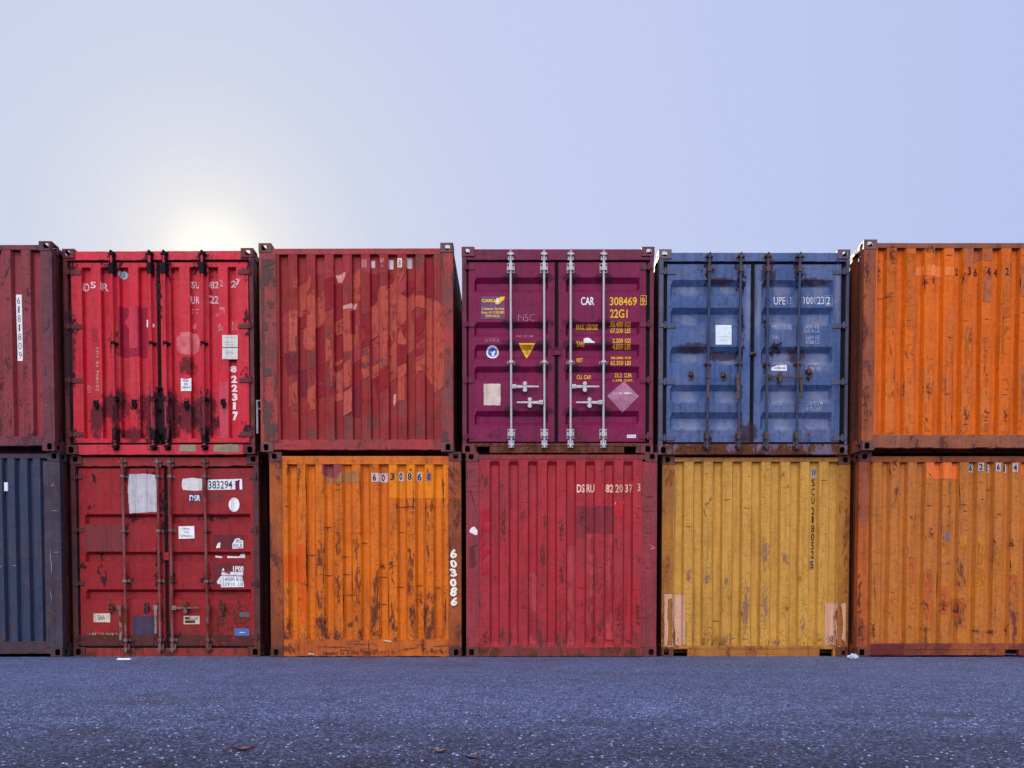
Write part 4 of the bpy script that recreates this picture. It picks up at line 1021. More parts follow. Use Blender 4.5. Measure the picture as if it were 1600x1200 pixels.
    for (x, y, rx, ry) in ((590, 690, 26, 160), (490, 700, 26, 170), (390, 570, 24, 160), (680, 700, 26, 160), (490, 280, 22, 50), (300, 640, 22, 120), (200, 620, 24, 130), (870, 1040, 40, 50), (630, 990, 40, 60), (390, 800, 26, 90), (590, 420, 22, 80), (300, 1050, 60, 30), (860, 120, 40, 60)):
        s.spot(e, x, y, rx, ry, Gr)
    rand_scrapes(s, 46, 175, 960, 250, 1060, 175, 45, 97.3)
    s.finish_end()
    # blotches on the left post
    dkb = deco('brown_primer_blotch', (.085, .040, .036), seed=8, col2=(.11, .05, .045), wear=.08, scale=20)
    mb = Router(s)
    for pts in ([(32, 118), (108, 118), (112, 160), (88, 175), (95, 240), (70, 220), (60, 262), (34, 250)], [(56, 340), (98, 350), (92, 380), (70, 378)], [(34, 440), (64, 460), (60, 500), (34, 495)], [(38, 700), (80, 705), (88, 740), (40, 745)], [(34, 560), (50, 580), (40, 640), (34, 640)],
                [(40, 860), (75, 900), (85, 960), (66, 1000), (110, 1005), (122, 1100), (44, 1096)], [(30, 250), (44, 250), (44, 1000), (36, 1000)]):
        s.poly(mb, pts, dkb, .0032+.0003*(pts[0][0] % 5), .005)
    s.finish_frame()
    paper = deco('scraped_paper_square', (.66, .52, .56), seed=41, wear=.25, scale=60); paperw = deco('white_number_square', (.80, .76, .74), seed=42, wear=.06); rs = deco('faint_number_square', (.58, .22, .24), seed=43, wear=.55, scale=70)
    nk = deco('faded_ink', (.25, .10, .10), wear=.3, seed=44)
    E_ = s.end_obj
    for f in [lambda m: s.rect(m, 568, 122, 592, 165, rs, .0055), lambda m: s.rect(m, 618, 130, 638, 168, paper, .0055), lambda m: s.rect(m, 666, 116, 686, 162, rs, .0055), lambda m: s.rect(m, 712, 126, 736, 176, deco('lilac_square', (.62, .50, .56)), .0055),
        lambda m: s.rect(m, 758, 116, 781, 164, paperw, .0055), lambda m: s.text(m, '8', 763, 122, 775, 158, nk, .0068, .02), lambda m: s.rect(m, 808, 116, 836, 173, deco('rosy_square', (.58, .42, .42)), .0055),
        lambda m: s.text(m, '6', 574, 126, 588, 160, nk, .0068), lambda m: s.text(m, '3', 671, 120, 683, 158, nk, .0068)]: sticker(s, E_, 'number_square', [f])
U2()

# ================================================================== L2: rusty orange lower container
def L2():
    P1 = paint('rusty_orange_paint', (.60, .145, .004), (.54, .115, .006), rust=.30, seed=13.2, grime=.45, scratch=.9, low=1.0, chalk=.03, ridge_y=.03, rustcol=((.055, .018, .02), (.17, .05, .02)))
    F1 = paint('rusty_orange_post', (.36, .075, .010), (.18, .038, .016), rust=.75, seed=13.5, grime=.5, scratch=.8, rustcol=((.06, .022, .022), (.16, .045, .02)))
    Tp = paint('orange_rail', (.60, .15, .006), (.50, .10, .008), rust=.30, seed=13.6, grime=.4, scratch=.6, low=0)
    Bt = paint('orange_bottom_rail', (.50, .12, .008), (.36, .07, .012), rust=.38, seed=13.8, grime=.5, scratch=1., low=.2)
    s = Container('L2', 'wall', 'rusty orange lower container, closed end, brushed white 603086 down its right post', P1, F1, 13.0, casting=FR_brown)
    s.frame_parts(.165, .165, (s.Z(90), s.Z(45)), (s.Z(1150), s.Z(1056)), top_mat=Tp, bot_mat=Bt, post_depth=.11, rail_jit=.002, bot_jit=.006)
    s.closed_end(232, 42, 100.4, 9, slope=15, depth=.050, top=s.Z(90), bot=s.Z(1056), dent=.006)
    e = s.end
    lt = deco('lighter_orange_repaint', (.68, .20, .010), seed=2, col2=(.62, .16, .008), wear=.12, scale=30); ro = deco('red_orange_repaint', (.60, .090, .006), seed=3, col2=(.56, .075, .006), wear=.34, scale=20, soft=.05); gy = deco('greyish_fade', (.40, .16, .06), seed=4, wear=.3, scale=30)
    mv = deco('mauve_smear', (.26, .05, .06), seed=5, wear=.35, scale=24)
    s.rect(e, 735, 92, 1050, 280, lt, .003, .002); s.rect(e, 160, 590, 240, 735, ro, .003, .003); s.rect(e, 234, 530, 276, 965, ro, .0035, .003)
    s.rect(e, 380, 130, 568, 192, gy, .003, .004); s.poly(e, [(366, 92), (480, 92), (474, 130), (450, 175), (372, 150)], mv, .0036, .006)
    for (x, y, rx, ry) in ((182, 120, 16, 60), (240, 140, 14, 60), (278, 560, 12, 200), (455, 560, 28, 110), (555, 560, 30, 80), (350, 590, 28, 100), (450, 740, 26, 170), (555, 740, 28, 170), (660, 780, 26, 180), (855, 700, 28, 260), (950, 520, 14, 200),
                           (930, 940, 24, 140), (865, 940, 24, 110), (350, 960, 60, 50), (660, 1020, 50, 40), (575, 1030, 30, 46), (180, 980, 24, 60), (370, 1010, 30, 60), (1042, 920, 20, 120), (1030, 230, 12, 90), (832, 300, 10, 70), (866, 310, 9, 60), (935, 310, 9, 60), (966, 300, 9, 70), (775, 320, 10, 50), (940, 120, 22, 60), (850, 110, 26, 40), (700, 650, 24, 34), (750, 640, 26, 60), (905, 830, 26, 60), (750, 900, 24, 120)):
        s.spot(e, x, y, rx*.95, ry*1.1, M_rustrun if ry > 60 else M_rustst)
    L = [(286, 592, 330, 592), (372, 440, 425, 436), (470, 600, 512, 600), (372, 703, 430, 703), (470, 696, 528, 698), (670, 710, 735, 712), (770, 768, 825, 766), (872, 760, 930, 758), (980, 770, 1026, 772), (470, 810, 580, 812), (770, 326, 872, 324), (580, 524, 620, 524), (440, 205, 470, 198),
         (160, 318, 185, 326), (738, 690, 770, 768), (782, 466, 822, 464), (690, 862, 726, 862), (430, 232, 470, 228), (160, 322, 184, 322)]
    scrapes(s, L, None, 4.5)
    scrapes(s, [(x, y0, x+4, y1) for x, y0, y1 in ((232, 100, 300), (276, 100, 330), (281, 470, 820), (370, 600, 800), (480, 680, 1000), (530, 640, 860), (668, 700, 980), (730, 720, 1040), (866, 170, 400), (935, 250, 560), (970, 260, 360), (1032, 170, 330), (872, 820, 980), (340, 760, 900), (378, 800, 1000), (572, 100, 330), (1046, 800, 1030), (930, 860, 1040))], None, 3.6)
    rand_scrapes(s, 130, 232, 1040, 110, 1050, 232, 42, 100.4, vert=.35)
    s.finish_end(); E_ = s.end_obj
    pl = deco('pale_number_square', (.62, .42, .40), seed=51, wear=.12, col2=(.52, .36, .38), scale=50); wl = deco('whitish_number_square', (.56, .52, .52), seed=52, wear=.15); ink = deco('black_number_ink', (.035, .02, .045), wear=.08, seed=53, scale=70)
    ps = deco('rose_number_square', (.36, .13, .12), seed=54, wear=.3)
    it = [lambda m: s.rect(m, 636, 138, 662, 188, pl, .005), lambda m: s.rect(m, 662, 140, 730, 190, pl, .0054, .003), lambda m: s.rect(m, 936, 136, 968, 182, ps, .005), lambda m: s.rect(m, 834, 140, 857, 180, wl, .005)]
    for ch, x0, y0, x1, y1 in (('6', 643, 144, 663, 182), ('0', 694, 146, 711, 186), ('3', 740, 139, 762, 178), ('0', 791, 138, 808, 178), ('8', 836, 139, 857, 178), ('6', 891, 140, 912, 182), ('0', 944, 143, 960, 178)):
        it.append(lambda m, c=ch, a=x0, b=y0, c2=x1, d=y1: s.text(m, c, a, b, c2, d, ink, .0068, .03))
    for x in (789, 889): it.append(lambda m, x=x: s.rect(m, x-3, 136, x+24, 184, wl, .005))
    for f in it: sticker(s, E_, 'number_square', [f])
    wb = deco('brush_white_number', (.84, .78, .68), seed=55, col2=(.78, .68, .55))
    digits = []
    for i, (ch, y0, y1) in enumerate((('6', 556, 608), ('0', 616, 660), ('3', 664, 710), ('0', 720, 764), ('8', 766, 818), ('6', 822, 870))):
        vs, fs, _ = text_mesh(ch, .05); x0, x1 = 1068+i*1.6, 1104+i*1.6
        mb = MB(); s.drape(mb, [s.P(x0+(x1-x0)*u+4*math.sin(v*3+i), y1-(y1-y0)*v) for u, v in vs], fs, wb, .004); digits.append(mb)
    mb = Router(s); s.poly(mb, [(690, 1058), (745, 1062), (748, 1072), (720, 1068)], deco('bare_chip', (.62, .50, .40), seed=3, wear=.1), .004); s.poly(mb, [(286, 1132), (322, 1134), (318, 1140), (290, 1140)], deco('bare_chip_2', (.60, .48, .40), seed=4), .004)
    # scrape lines on the bottom rail
    ends = s.end; s.end = mb
    scrapes(s, [(780, 1118, 920, 1096), (300, 1096, 560, 1100), (620, 1060, 622, 1120), (820, 1095, 840, 1125), (960, 1098, 1090, 1086), (480, 1080, 640, 1084), (230, 1070, 234, 1130), (930, 1060, 920, 1110)], None, 3.4)
    for (x, y, rx, ry) in ((620, 1128, 240, 26), (920, 1090, 26, 60), (180, 1110, 60, 40), (1000, 1120, 90, 24), (400, 1134, 120, 18)): s.spot(mb, x, y, rx, ry, M_rustst)
    s.finish_frame()
    for d in digits: d.build('brush_painted_digit', s.pRo)
L2()

# ================================================================== L3: crimson lower container
def L3():
    P1 = paint('crimson_paint', (.35, .017, .026), (.31, .020, .032), rust=.16, seed=15.2, grime=.35, scratch=.6, low=.7, chalk=.10, ridge_y=.03, rustcol=((.06, .025, .03), (.12, .035, .03)))
    F1 = paint('crimson_post', (.27, .024, .038), (.19, .028, .036), rust=.35, seed=15.6, grime=.5, scratch=.9, rustcol=((.05, .022, .028), (.10, .03, .03)))
    Bt = paint('crimson_rail', (.24, .020, .026), (.15, .024, .03), rust=.5, seed=15.8, grime=.6, scratch=.8, low=1)
    s = Container('L3', 'wall', 'crimson lower container, closed end, peeling DSRU lettering and a dark square patch', P1, F1, 15.0, casting=paint('dull_maroon_casting', (.13, .028, .036), (.09, .03, .035), rust=.45, seed=15.9))
    s.frame_parts(.170, .190, (s.Z(64), s.Z(37)), (s.Z(1150), s.Z(1100)), top_mat=Bt, bot_mat=Bt, post_depth=.11, rail_jit=.0015, bot_jit=.003)
    s.closed_end(145, 49, 105.0, 9, slope=8, depth=.050, top=s.Z(64), bot=s.Z(1100), dent=.004, round_ends=True)
    e = s.end
    pl = deco('dull_purple_patch', (.19, .022, .036), seed=1, col2=(.23, .03, .04), wear=.25, scale=20, soft=.06); rd = deco('clean_red_square', (.46, .018, .028), seed=2, wear=.06)
    sal = deco('salmon_fade', (.42, .050, .060), seed=3, wear=.5, scale=12, soft=.09); cr = deco('bright_crimson', (.38, .010, .030), seed=4, wear=.45, soft=.08, scale=16)
    s.poly(e, [(670, 322), (876, 320), (878, 468), (725, 468), (724, 498), (672, 496)], pl, .003, .003)
    s.rect(e, 882, 296, 934, 378, rd, .003, .002); s.rect(e, 724, 472, 770, 1040, sal, .003, .004); s.rect(e, 834, 472, 878, 1060, sal, .003, .004); s.rect(e, 410, 690, 460, 1080, sal, .003, .003); s.rect(e, 148, 340, 196, 700, cr, .003, .006)
    s.rect(e, 620, 540, 668, 1090, sal, .0034, .004)
    wc = deco('white_corner_flecks', (.75, .5, .5), wear=.3)
    for pts in ([(882, 299), (889, 299), (886, 308), (883, 314)], [(926, 297), (934, 297), (933, 306), (930, 303)]): s.poly(e, pts, wc, .0046)
    for (x, y, rx, ry) in ((590, 450, 22, 100), (590, 700, 22, 90), (485, 600, 22, 130), (380, 370, 18, 50), (700, 380, 26, 60), (800, 1000, 30, 50), (270, 420, 22, 120), (905, 920, 24, 120), (500, 400, 14, 70), (1010, 900, 22, 120), (170, 1050, 24, 60), (850, 1060, 24, 30), (760, 1060, 22, 30), (960, 1060, 24, 30), (640, 1080, 30, 20)):
        s.spot(e, x, y, rx, ry, M_rustst)
    scrapes(s, [(595, 560, 612, 628), (595, 628, 612, 626), (452, 690, 470, 750), (470, 750, 500, 752), (680, 768, 720, 776), (780, 775, 820, 778), (360, 880, 402, 884), (690, 960, 720, 962), (780, 880, 822, 884), (1000, 330, 1030, 330), (884, 490, 900, 540), (205, 712, 240, 712), (780, 660, 822, 656), (890, 520, 905, 580)], None, 3)
    rand_scrapes(s, 90, 148, 1030, 110, 1090, 148, 47, 105.0, vert=.4)
    s.finish_end(); E_ = s.end_obj
    cw = deco('peeling_cream_lettering', (.72, .50, .38), wear=.22, seed=61, scale=60, col2=(.78, .42, .36)); cw2 = deco('more_peeled_lettering', (.70, .36, .26), wear=.5, seed=62, scale=60)
    lettering(s, E_, 'painted_lettering', [('DS', 674, 201, 717, 247, .03), ('RU', 727, 201, 771, 247, .03), ('82', 833, 201, 875, 247, .03), ('3', 939, 201, 956, 247, .03)], cw, off=.005)
    lettering(s, E_, 'painted_lettering', [('20', 886, 201, 928, 247, .03), ('7', 962, 201, 980, 247, .03), ('3', 1008, 196, 1024, 240, .03)], cw2, off=.005)
    mb = Router(s); s.poly(mb, [(98, 436), (112, 434), (128, 456), (126, 480), (110, 478), (84, 464), (84, 452)], deco('white_paint_blob', (.80, .74, .76)), .004, .002)
    s.poly(mb, [(78, 545), (138, 525), (142, 620), (82, 660)], deco('dirty_post_patch', (.15, .03, .035), wear=.2, seed=7, scale=18), .003, .004)
    s.poly(mb, [(1070, 528), (1108, 552), (1080, 560), (1074, 556), (1098, 552)], deco('pink_scratch', (.50, .22, .24), wear=.2, seed=8), .004)
    e_ = s.end; s.end = mb; scrapes(s, [(1045, 660, 1090, 662), (1046, 270, 1100, 266), (88, 220, 120, 350), (84, 660, 130, 640), (1050, 480, 1060, 500)], None, 3); s.end = e_
    s.finish_frame()
L3()

# ================================================================== L4: mustard yellow lower container
def L4():
    P1 = paint('mustard_paint', (.52, .265, .046), (.46, .23, .040), rust=.10, seed=17.2, grime=.30, scratch=.5, low=.9, chalk=.05, ridge_y=.03, rustcol=((.12, .05, .02), (.24, .10, .02)))
    F1 = paint('mustard_post', (.40, .17, .02), (.30, .11, .02), rust=.45, seed=17.5, grime=.5, scratch=.7, rustcol=((.10, .03, .012), (.22, .07, .018)))
    Tp = paint('mustard_rail', (.44, .19, .02), (.30, .11, .025), rust=.40, seed=17.6, grime=.4, scratch=.5, rustcol=((.10, .035, .02), (.2, .07, .02)))
    s = Container('L4', 'wall', 'mustard yellow lower container, closed end, small black letters running down near its right edge', P1, F1, 17.0, casting=paint('rust_brown_casting', (.13, .045, .025), (.09, .03, .025), rust=.55, seed=17.8))
    s.frame_parts(.145, .140, (s.Z(76), s.Z(52)), (s.Z(1152), s.Z(1092)), pockets=((s.X(152), s.X(232)), (s.X(965), s.X(1038))), top_mat=Tp, bot_mat=Tp, post_depth=.11, rail_jit=.002, bot_jit=.003)
    s.closed_end(208, 50, 106.2, 8, slope=9, depth=.052, top=s.Z(76), bot=s.Z(1092), dent=.004)
    e = s.end
    bb = stain('bare_metal_wear', (.16, .08, .07), (.32, .18, .13), .85, 3.9, 60, stretch=.35, brk=True)
    for (x, y, rx, ry) in ((548, 880, 30, 170), (655, 880, 30, 170), (655, 580, 26, 110), (865, 980, 22, 60), (232, 700, 22, 60), (335, 720, 26, 50), (765, 610, 26, 50), (440, 720, 18, 60), (1015, 1060, 30, 50), (710, 1070, 40, 30), (440, 1060, 24, 34)):
        s.spot(e, x, y, rx, ry, bb)
    scrapes(s, [(318, 312, 350, 302), (350, 302, 362, 262), (420, 288, 468, 282), (530, 325, 572, 336), (318, 330, 322, 372), (320, 370, 335, 372), (210, 716, 250, 716), (355, 952, 412, 956), (208, 432, 256, 434), (850, 172, 862, 178), (525, 1052, 548, 1054), (864, 856, 880, 866), (770, 618, 786, 644), (955, 180, 1000, 178), (320, 730, 352, 742), (465, 1048, 486, 1052)], deco('brown_scrape', (.14, .05, .02), wear=.2, seed=3), 3.6)
    rand_scrapes(s, 70, 208, 1000, 120, 1080, 208, 48, 106.2, vert=.5, mat=deco('brown_scrape_2', (.17, .07, .02), wear=.45, seed=6, scale=90), sizes=(6, 30))
    pk = deco('pale_peach_primer', (.60, .33, .22), seed=5, wear=.10, col2=(.56, .34, .24), scale=22)
    s.rect(e, 152, 808, 208, 1088, pk, .003, .002); s.rect(e, 980, 855, 1046, 1088, pk, .003, .002)
    s.finish_end(); E_ = s.end_obj
    ink = deco('black_small_ink', (.03, .02, .015), wear=.12, seed=71, scale=80); bx = deco('tan_square', (.40, .24, .09), seed=72); wx = deco('grey_square', (.42, .36, .30), seed=73)
    it = [lambda m: s.rect(m, 904, 114, 937, 166, wx, .005), lambda m: s.rect(m, 897, 618, 926, 668, bx, .005)]
    ys = (('W', 118, 162, 908, 934), ('S', 172, 212, 910, 927), ('C', 222, 262, 909, 926), ('U', 268, 308, 909, 926), ('2', 326, 366, 908, 925), ('1', 374, 414, 911, 921), ('8', 424, 464, 908, 925), ('0', 470, 512, 907, 925), ('5', 518, 560, 907, 924), ('2', 566, 608, 906, 923), ('5', 624, 664, 903, 920))
    for ch, y0, y1, x0, x1 in ys: it.append(lambda m, c=ch, a=x0, b=y0, c2=x1, d=y1: s.text(m, c, a, b, c2, d, ink, .0066, .01))
    for f in it: sticker(s, E_, 'painted_letter', [f])
    mb = Router(s); rst = stain('heavy_orange_rust', (.09, .022, .010), (.34, .10, .02), .95, 7.4, 34, stretch=.3, brk=True); s.rect(mb, 98, 806, 152, 1100, pk, .003, .003); s.rect(mb, 1046, 856, 1100, 1100, pk, .003, .003)
    for (x, y, rx, ry) in ((118, 980, 50, 190), (135, 1060, 50, 90), (1078, 1040, 50, 130), (1060, 930, 26, 90), (120, 680, 36, 100), (1100, 500, 20, 300), (1072, 1080, 60, 50), (130, 160, 36, 90)): s.spot(mb, x, y, rx, ry, rst, .0045)
    s.finish_frame()
L4()

# ================================================================== U5 and L5: orange pair at the right
def U5():
    P1 = paint('sunny_orange_paint', (.60, .112, .002), (.54, .100, .003), rust=.14, seed=19.2, grime=.30, scratch=.5, low=.4, chalk=.02, ridge_y=.03, rustcol=((.10, .03, .02), (.22, .06, .03)))
    F1 = paint('brown_orange_post', (.30, .075, .02), (.20, .045, .025), rust=.6, seed=19.5, grime=.5, scratch=.4, rustcol=((.06, .022, .022), (.16, .05, .035)))
    Tp = paint('dusty_brown_rail', (.20, .07, .045), (.26, .08, .03), rust=.6, seed=19.6, grime=.4, rustcol=((.05, .022, .022), (.13, .045, .03)))
    s = Container('U5', 'wall', 'vivid orange upper container, closed end, small dark stencilled digits under its top rail', P1, F1, 19.0, casting=paint('mauve_casting', (.17, .075, .07), (.12, .05, .05), rust=.4, seed=19.8))
    s.frame_parts(.150, .150, (s.Z(90), s.Z(63)), (s.Z(1132), s.Z(1062)), top_mat=Tp, bot_mat=Tp, post_depth=.11, rail_jit=.002, bot_jit=.009)
    s.closed_end(250, 50, 99.2, 9, slope=11, depth=.052, top=s.Z(90), bot=s.Z(1062), dent=.005)
    e = s.end
    mv = deco('mauve_fade', (.36, .10, .045), seed=1, wear=.42, soft=.07, scale=14, col2=(.42, .11, .03)); lo = deco('light_coral_repaint', (.80, .20, .045), seed=2, wear=.04); br = deco('brownish_strip', (.50, .11, .012), seed=3, wear=.42, soft=.07, scale=14, col2=(.42, .09, .012)); rs = deco('dusty_rose_strip', (.52, .13, .028), seed=4, wear=.42, soft=.07, scale=14, col2=(.56, .12, .012))
    for r in ((398, 190, 440, 236), (453, 182, 540, 238), (556, 190, 605, 234)): s.rect(e, *r, lo, .003, .002)
    s.poly(e, [(652, 95), (748, 95), (748, 155), (720, 160), (700, 195), (656, 190)], mv, .003, .003); s.rect(e, 755, 95, 806, 158, mv, .003, .003); s.rect(e, 752, 200, 800, 370, mv, .0034, .005)
    s.rect(e, 248, 95, 304, 500, br, .003, .004); s.rect(e, 352, 120, 402, 500, br, .003, .004); s.rect(e, 344, 776, 392, 1056, rs, .003, .002); s.rect(e, 242, 775, 290, 1055, rs, .003, .004); s.rect(e, 445, 700, 492, 1050, rs, .003, .005); s.rect(e, 556, 400, 604, 1050, deco('soft_fade', (.56, .12, .02), wear=.35, seed=8, scale=14), .003, .005)
    s.rect(e, 642, 820, 690, 1050, rs, .003, .004); s.rect(e, 742, 820, 790, 1050, rs, .0031, .004); s.rect(e, 842, 850, 888, 1050, rs, .003, .004); s.rect(e, 852, 160, 895, 640, br, .003, .004); s.rect(e, 656, 500, 705, 820, rs, .0031, .006)
    s.rect(e, 950, 175, 1000, 345, mv, .003, .003); s.rect(e, 950, 700, 1000, 950, mv, .003, .003)
    for (x, y, rx, ry) in ((278, 130, 30, 90), (278, 330, 22, 26), (455, 270, 16, 50), (500, 240, 14, 60), (655, 250, 18, 50), (460, 990, 20, 24), (470, 830, 24, 60), (690, 550, 22, 40), (775, 960, 26, 40), (665, 970, 26, 60), (870, 970, 22, 60), (480, 100, 40, 30), (210, 230, 14, 90)): s.spot(e, x, y, rx, ry, M_rustst)
    scrapes(s, [(195, 352, 300, 346), (262, 330, 296, 322), (345, 620, 362, 668), (265, 590, 280, 660), (758, 460, 798, 462), (556, 130, 596, 128), (846, 855, 888, 855), (456, 800, 488, 798), (380, 640, 390, 650), (545, 850, 590, 852), (642, 1010, 690, 1008), (742, 990, 788, 988), (560, 550, 600, 560)], None, 4)
    scrapes(s, [(896, 100, 900, 330), (210, 100, 206, 400), (938, 230, 934, 320), (442, 230, 450, 330)], None, 4)
    rand_scrapes(s, 90, 250, 950, 130, 1050, 250, 48, 99.2, vert=.3)
    s.finish_end(); E_ = s.end_obj
    ink = deco('rusty_black_ink', (.07, .02, .02), wear=.15, seed=81, scale=70)
    lettering(s, E_, 'painted_digits', [('2', 608, 198, 622, 236, .03), ('3', 673, 192, 690, 232, .03), ('6', 704, 199, 722, 240, .03), ('4', 770, 193, 792, 236, .03), ('4', 807, 200, 825, 240, .03), ('2', 868, 194, 886, 234, .03)], ink, off=.005)
    mb = Router(s); s.end2 = s.end; s.end = mb
    for (x, y, rx, ry) in ((120, 500, 30, 480), (140, 900, 26, 160), (150, 200, 20, 100)): s.spot(mb, x, y, rx, ry, M_rustst)
    s.finish_frame(); s.end = s.end2
U5()
def L5():
    P1 = paint('dull_orange_paint', (.46, .142, .016), (.42, .130, .026), rust=.2, seed=21.2, grime=.32, scratch=.6, low=.6, chalk=.05, ridge_y=.03, rustcol=((.08, .025, .02), (.20, .055, .025)))
    F1 = paint('orange_brown_post', (.42, .09, .012), (.22, .05, .02), rust=.55, seed=21.5, grime=.5, scratch=.5, rustcol=((.07, .022, .02), (.15, .04, .02)))
    Bt = paint('red_brown_rail', (.34, .09, .015), (.16, .032, .022), rust=.5, seed=21.7, grime=.5, scratch=.6, low=1., rustcol=((.09, .022, .02), (.15, .035, .022)))
    s = Container('L5', 'wall', 'dull orange lower container at the right edge, closed end with digits on pale squares', P1, F1, 21.0, casting=paint('red_brown_casting', (.13, .035, .028), (.09, .03, .028), rust=.5, seed=21.9))
    s.frame_parts(.140, .150, (s.Z(78), s.Z(46)), (s.Z(1146), s.Z(1078)), pockets=((s.X(935), s.X(1010)),(1.0,1.04)), top_mat=Bt, bot_mat=Bt, post_depth=.11, rail_jit=.002, bot_jit=.003)
    s.closed_end(285, 47, 95.6, 10, slope=12, depth=.052, top=s.Z(78), bot=s.Z(1078), dent=.005)
    e = s.end
    lo = deco('coral_repaint', (.80, .17, .035), seed=1, wear=.05); rd = deco('reddish_repaint', (.44, .10, .018), seed=2, soft=.06, wear=.42, scale=24, col2=(.42, .08, .03)); ye = deco('yellowish_patch', (.52, .18, .015), seed=3, wear=.62, scale=20, soft=.08)
    s.rect(e, 484, 82, 664, 170, lo, .003, .003); s.rect(e, 995, 90, 1060, 150, lo, .003, .003)
    s.rect(e, 386, 600, 418, 750, rd, .003, .003); s.rect(e, 476, 680, 512, 940, rd, .003, .003); s.rect(e, 562, 762, 606, 920, rd, .003, .003); s.poly(e, [(622, 828), (692, 828), (690, 940), (628, 940)], rd, .003, .003); s.rect(e, 945, 700, 985, 800, rd, .003, .006)
    s.rect(e, 568, 520, 610, 590, ye, .003, .006); s.rect(e, 668, 480, 708, 560, ye, .003, .006); s.rect(e, 765, 480, 800, 760, ye, .003, .006); s.rect(e, 862, 560, 895, 700, ye, .003, .006)
    s.spot(e, 604, 485, 18, 34, stain('blue_scuff', (.14, .13, .22), (.20, .14, .16), .8, 3, 30)); s.spot(e, 510, 470, 18, 40, M_rustst); s.spot(e, 860, 515, 16, 30, M_rustst)
    for (x, y, rx, ry) in ((480, 860, 26, 40), (578, 880, 26, 50), (480, 1000, 30, 34), (850, 1015, 32, 22), (760, 1012, 34, 16), (955, 530, 20, 50), (655, 890, 24, 40), (190, 1000, 20, 80), (920, 1000, 12, 50), (310, 90, 24, 40)): s.spot(e, x, y, rx, ry, M_rustst)
    scrapes(s, [(480, 316, 522, 320), (594, 322, 620, 320), (686, 346, 712, 350), (868, 366, 905, 366), (392, 366, 412, 400), (286, 790, 308, 800), (940, 610, 946, 700), (780, 280, 805, 284), (490, 130, 522, 168), (676, 310, 712, 312), (945, 545, 970, 520), (480, 850, 500, 905), (565, 850, 598, 852), (570, 880, 600, 900)], None, 4)
    scrapes(s, [(546, 640, 540, 860), (668, 180, 672, 360), (280, 100, 292, 180), (195, 660, 205, 900)], None, 3)
    rand_scrapes(s, 80, 285, 980, 110, 1060, 285, 45, 95.6, vert=.3)
    s.finish_end(); E_ = s.end_obj
    pl = deco('pale_grey_square', (.54, .48, .46), seed=91, wear=.04, col2=(.46, .38, .36)); ink = deco('navy_digit_ink', (.03, .025, .09), seed=92)
    it = []
    for ch, x0, y0, x1, y1 in (('6', 715, 88, 740, 136), ('2', 770, 82, 800, 128), ('2', 805, 92, 832, 136), ('6', 866, 84, 894, 130), ('1', 902, 92, 926, 138), ('4', 958, 86, 988, 132)):
        it.append(lambda m, a=x0, b=y0, c2=x1, d=y1: s.rect(m, a, b, c2, d, pl, .005)); it.append(lambda m, c=ch, a=x0, b=y0, c2=x1, d=y1: s.text(m, c, a+5, b+6, c2-5 if c != '1' else c2-7, d-6, ink, .0066, .035))
    for f in it: sticker(s, E_, 'number_square', [f])
    mb = Router(s)
    for (x, y, rx, ry) in ((112, 820, 20, 220), (120, 1000, 30, 120), (105, 300, 20, 300)): s.spot(mb, x, y, rx, ry, M_rustst)
    s.rect(mb, 176, 1084, 360, 1140, deco('maroon_rail_patch', (.12, .022, .022), seed=5, wear=.1), .003, .003)
    s.finish_frame()
L5()

# ================================================================== U0 and L0: cut by the left edge of the photograph
def U0():
    P1 = paint('faded_maroon_paint', (.24, .026, .038), (.20, .028, .040), rust=.34, seed=23.2, grime=.35, scratch=.25, low=.6, chalk=.15, ridge_y=.03, rustcol=((.05, .02, .03), (.10, .03, .035)))
    F1 = paint('speckled_maroon_post', (.15, .026, .042), (.10, .028, .040), rust=.6, seed=23.5, grime=.4, rustcol=((.045, .022, .035), (.09, .04, .05)))
    s = Container('U0', 'wall', 'speckled maroon upper container at the left edge, closed end with a white 6181809 strip', P1, F1, 23.0)
    s.frame_parts(.150, .142, (s.Z(70, 200), s.Z(42, 200)), (s.Z(1150, 200), s.Z(1098, 200)), top_mat=F1, bot_mat=F1, post_depth=.11, rail_jit=.002, bot_jit=.009)
    s.closed_end(138-108*8, 50, 108, 9, slope=10, depth=.052, top=s.Z(70, 200), bot=s.Z(1098, 200), dent=.004)
    e = s.end
    for (x, y, rx, ry) in ((130, 915, 26, 30), (20, 820, 40, 100), (60, 700, 26, 60), (35, 920, 14, 30), (30, 260, 14, 50), (160, 400, 14, 30), (60, 340, 20, 12), (70, 1010, 30, 60), (150, 740, 24, 80)): s.spot(e, x, y, rx, ry, M_rustst)
    rand_scrapes(s, 26, 30, 190, 200, 1080, 30, 48, 108)
    s.finish_end(); E_ = s.end_obj
    ink = deco('grey_black_ink', (.06, .05, .06), seed=3, wear=.1)
    it = [lambda m: s.poly(m, [(106, 318), (140, 318), (143, 684), (114, 684)], M_white, .005)]
    for i, ch in enumerate('6181809'):
        y = 332+i*50; x = 112+i*1.6; it.append(lambda m, c=ch, y=y, x=x: s.text(m, c, x+(4 if c == '1' else 0), y, x+(12 if c == '1' else 17), y+38, ink, .0066, -.01))
    sticker(s, E_, 'number_strip', it)
    mb = Router(s)
    s.poly(mb, [(238, 860), (252, 860), (252, 880), (238, 880)], F1, .003); s.spot(mb, 275, 930, 12, 14, M_rustor)
    for (x, y, rx, ry) in ((275, 640, 40, 90), (275, 380, 40, 140), (275, 820, 30, 60)): s.spot(mb, x, y, rx, ry, M_rustst)
    s.finish_frame()
U0()
